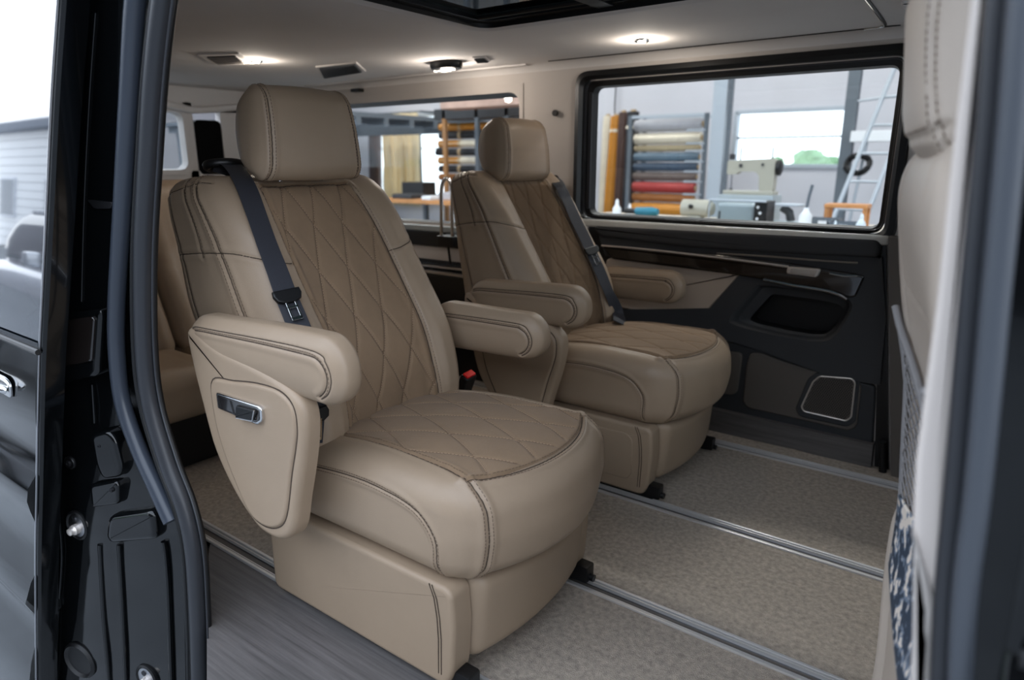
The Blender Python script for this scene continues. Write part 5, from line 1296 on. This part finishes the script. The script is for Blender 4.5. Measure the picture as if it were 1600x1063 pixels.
zs = q[2]-BZ; MB().box((-.24, -.14, 0), (.24, .14, zs), .01).build('stand', machine_grey, t)
sm_ = empty('tmp', (0, 0, 0)); 
objs0 = set(bpy.data.objects); machine(t, .86)
for o in set(bpy.data.objects)-objs0: o.location.z += zs
bpy.data.objects.remove(sm_)
q = at(1160, 344, Y=5.6); t = empty('sewing_machine', (q[0], 5.62, BZ), 'grey machine behind a clear screen at the front of the bench', 'machine')
MB().box((-.21, -.05, .0), (.10, .12, .20), .03, 3).build('body', machine_grey, t); MB().box((.11, -.1, .0), (.21, .12, .225), .008).build('control_box', MT['black_plastic'], t)
for k in range(3): MB().lathe([(.010, .0), (.010, -.008), (.001, -.009)], (.14+.02*(k % 2), -.1, .09+.045*k), axis='Y', n=12).build('knob', white_side, t)
MB().box((-.23, -.17, .0), (.11, -.165, .23)).build('clear_screen', glass_clear, t); MB().tube([(-.23, -.167, .23), (.22, -.167, .23)], .008, 8).tube([(-.23, -.167, 0), (-.23, -.167, .23)], .006, 8).build('screen_frame', galv, t)
MB().lathe([(.02, 0), (.025, .03), (.01, .05), (.008, .12)], (-.16, -.12, .02), n=12).build('needle_post', steel_dark, t)
def roll_motor(t): MB().tube([(-.12, 0, .14), (.12, 0, .14)], [.075, .075], 20).tube([(.12, 0, .14), (.15, 0, .14)], .05, 14).box((-.06, -.06, 0), (.06, .06, .08), .01).build('motor_body', cream_paint, t); MB().lathe([(.02, 0), (.02, -.02), (.004, -.025)], (-.02, -.075, .16), axis='Y', n=10).build('switch', MT['black_plastic'], t)
small('machine_motor', roll_motor, 1088, 330, 5.7, 'white cylindrical machine motor left of the sewing machines', 'motor')
def bottle(t, s=1., m=white_side): MB().lathe([(.035*s, 0), (.037*s, .01*s), (.037*s, .11*s), (.018*s, .14*s), (.014*s, .15*s)], n=18).build('bottle_body', m, t); MB().lathe([(.015*s, .148*s), (.015*s, .17*s), (.006*s, .19*s)], n=14).build('cap', m, t)
small('glue_bottle', lambda t: bottle(t, 1.05), 964, 325, 5.6, 'white plastic glue bottle at the left end of the bench', 'bottle')
small('glue_bottle', lambda t: bottle(t, .8), 984, 325, 5.8, 'smaller white bottle beside the teal heat gun', 'bottle')
teal = mat('teal_plastic', (.10, .42, .50), .4); yel = mat('yellow_plastic', (.86, .74, .15), .4)
def heatgun(t):
    MB().tube([(-.16, 0, .10), (-.05, 0, .10)], .026, 14).build('nozzle', MT['black_plastic'], t); MB().tube([(-.05, 0, .10), (.10, 0, .10), (.16, 0, .10)], [.035, .042, .03], 16).build('barrel', teal, t); MB().tube([(.06, 0, .08), (.08, .02, .022)], .02, 12).build('grip', MT['black_plastic'], t)
small('heat_gun', heatgun, 1002, 330, 5.6, 'teal heat gun with black nozzle lying on the bench', 'tool')
small('clamp', lambda t: MB().box((-.09, -.03, .0), (.09, .03, .03), .01).tube([(-.08, 0, .03), (.0, .01, .055), (.09, 0, .035)], .016, 8).build('clamp_body', yel, t), 1022, 340, 5.5, 'yellow hand clamp in front of the teal heat gun', 'tool')
small('cutting_board', lambda t: box_at(t, 'board', mat('pale_board', (.84, .76, .62), .6), (-.10, -.07, 0), (.10, .07, .035)), 1090, 340, 5.45, 'pale wooden block on the bench in front of the white motor', 'board')
small('tray', lambda t: (box_at(t, 'tray_body', MT['machine_cream'], (-.17, -.08, 0), (.17, .08, .03)), box_at(t, 'tray_content', MT['dark_rubber'], (-.1, -.05, .03), (.02, .05, .045))), 975, 338, 5.45, 'cream tool tray at the left end of the bench', 'tray')
def skiver(t):
    MB().box((-.14, -.08, 0), (.14, .08, .05), .01).build('bed', machine_grey, t); MB().tube([(.02, 0, .05), (.0, 0, .12), (-.06, 0, .16)], .035, 12).build('head', MT['charcoal_plastic'], t)
    MB().lathe([(.13, .0), (.135, .012), (.13, .02), (.02, .024)], (-.02, .02, .17), n=24, mtx=Matrix.Diagonal((1, .7, 1, 1))).build('top_plate', galv, t)
small('skiving_machine', skiver, 1232, 345, 5.95, 'small grey skiving machine with a flat top plate right of the sewing machines', 'machine')
def spray(t): MB().lathe([(.045, 0), (.047, .01), (.047, .13), (.02, .17), (.018, .19)], n=18).build('spray_body', white_side, t); MB().tube([(0, 0, .18), (.01, 0, .28), (.025, 0, .36)], .012, 8).build('nozzle_stem', ws_dark, t)
small('spray_bottle', spray, 1258, 345, 5.55, 'white spray bottle with a tall grey stem on the right half of the bench', 'bottle')
def crate(t, m=ws_dark):
    MB().box((-.11, -.09, 0), (.11, .09, .012)).box((-.11, -.09, 0), (-.10, .09, .10)).box((.10, -.09, 0), (.11, .09, .10)).box((-.11, -.09, 0), (.11, -.08, .10)).box((-.11, .08, 0), (.11, .09, .10)).build('bin_body', m, t); MB().box((-.03, -.096, .06), (.03, -.09, .085)).build('label_holder', white_side, t)
small('parts_bin', crate, 1289, 345, 5.78, 'grey parts bin left of the small wooden stool', 'bin'); small('parts_bin', crate, 1322, 345, 5.5, 'grey parts bin in front of the small wooden stool', 'bin')
def stool(t):
    MB().box((-.16, -.1, .17), (.16, .1, .20), .006).build('seat', wood, t)
    for sx in (-1, 1):
        for sy in (-1, 1): MB().box((sx*.14-.014, sy*.08-.014, 0), (sx*.14+.014, sy*.08+.014, .17)).build('leg', wood, t)
small('wooden_stool', stool, 1322, 345, 6.05, 'small orange wooden stool standing on the bench at the right', 'stool')
for k, (px, s) in enumerate(((1306, .6), (1346, .9))): small('glue_bottle', lambda t, s=s: bottle(t, s, mat('clear_bottle', (.82, .86, .88), .2) if 'clear_bottle' not in MT else MT['clear_bottle']), px, 345, 5.4, ('short clear bottle in front of the wooden stool', 'clear bottle at the right end of the bench')[k], 'bottle')
# things on the table under the dark roll rack
def on2(name, px, w_, d_, h, m, label, cat, dy=0, z=None):
    p = at(px, 310, Y=6.5+dy); o = MB().box((p[0]-w_/2, 6.5+dy-d_/2, BZ2 if z is None else z), (p[0]+w_/2, 6.5+dy+d_/2, (BZ2 if z is None else z)+h), .012).build(name, m); return tag(o, label, cat)
on2('case', 655, .40, .25, .20, MT['black_plastic'], 'black case on the wooden topped table under the curtain', 'case', .3)
on2('folded_cloth', 640, .35, .3, .06, MT['charcoal_plastic'], 'dark folded cloth at the left of the wooden topped table', 'cloth', 0)
on2('paper_stack', 674, .16, .2, .05, white_side, 'stack of white papers on the wooden topped table', 'paper', -.08)
on2('folded_cloth', 704, .2, .25, .09, MT['silver_grey_hide'], 'grey folded cloth at the right of the wooden topped table', 'cloth', .1)
for k, (px, m, nm) in enumerate(((650, white_side, 'white'), (672, MT['charcoal_plastic'], 'dark'), (700, MT['silver_grey_hide'], 'grey'))):
    p = at(px, 330, Y=6.8); tag(MB().box((p[0]-.055, 6.6, -.52), (p[0]+.055, 7.0, -.52+.72), .01).build('storage_box', m), '%s storage box under the wooden topped table' % nm, 'box')
# unseen lamps added under the workshop ceiling to brighten the room
for i, (x, y) in enumerate(((-9, 5.0), (-5.5, 5.0), (-2, 5.0), (1.5, 5.0), (-9, 8.2), (-5.5, 8.2), (-2, 8.2), (1.5, 8.2))):
    t = empty('workshop_fill', (x, y, 4.05), 'long added fill light in a white housing, %s under the workshop ceiling, %s row' % (('leftmost', 'second from the left', 'third from the left', 'rightmost')[i % 4], ('front', 'back')[i//4]), 'light', 'added fill lights under the workshop ceiling')
    MB().box((-.75, -.1, .03), (.75, .1, .12), .01).build('fill_housing', white_side, t)
    area_light('fill_light', (x, y, 4.03), (0, 0, 0), 1.4, .15, 75, (1, .98, .95))
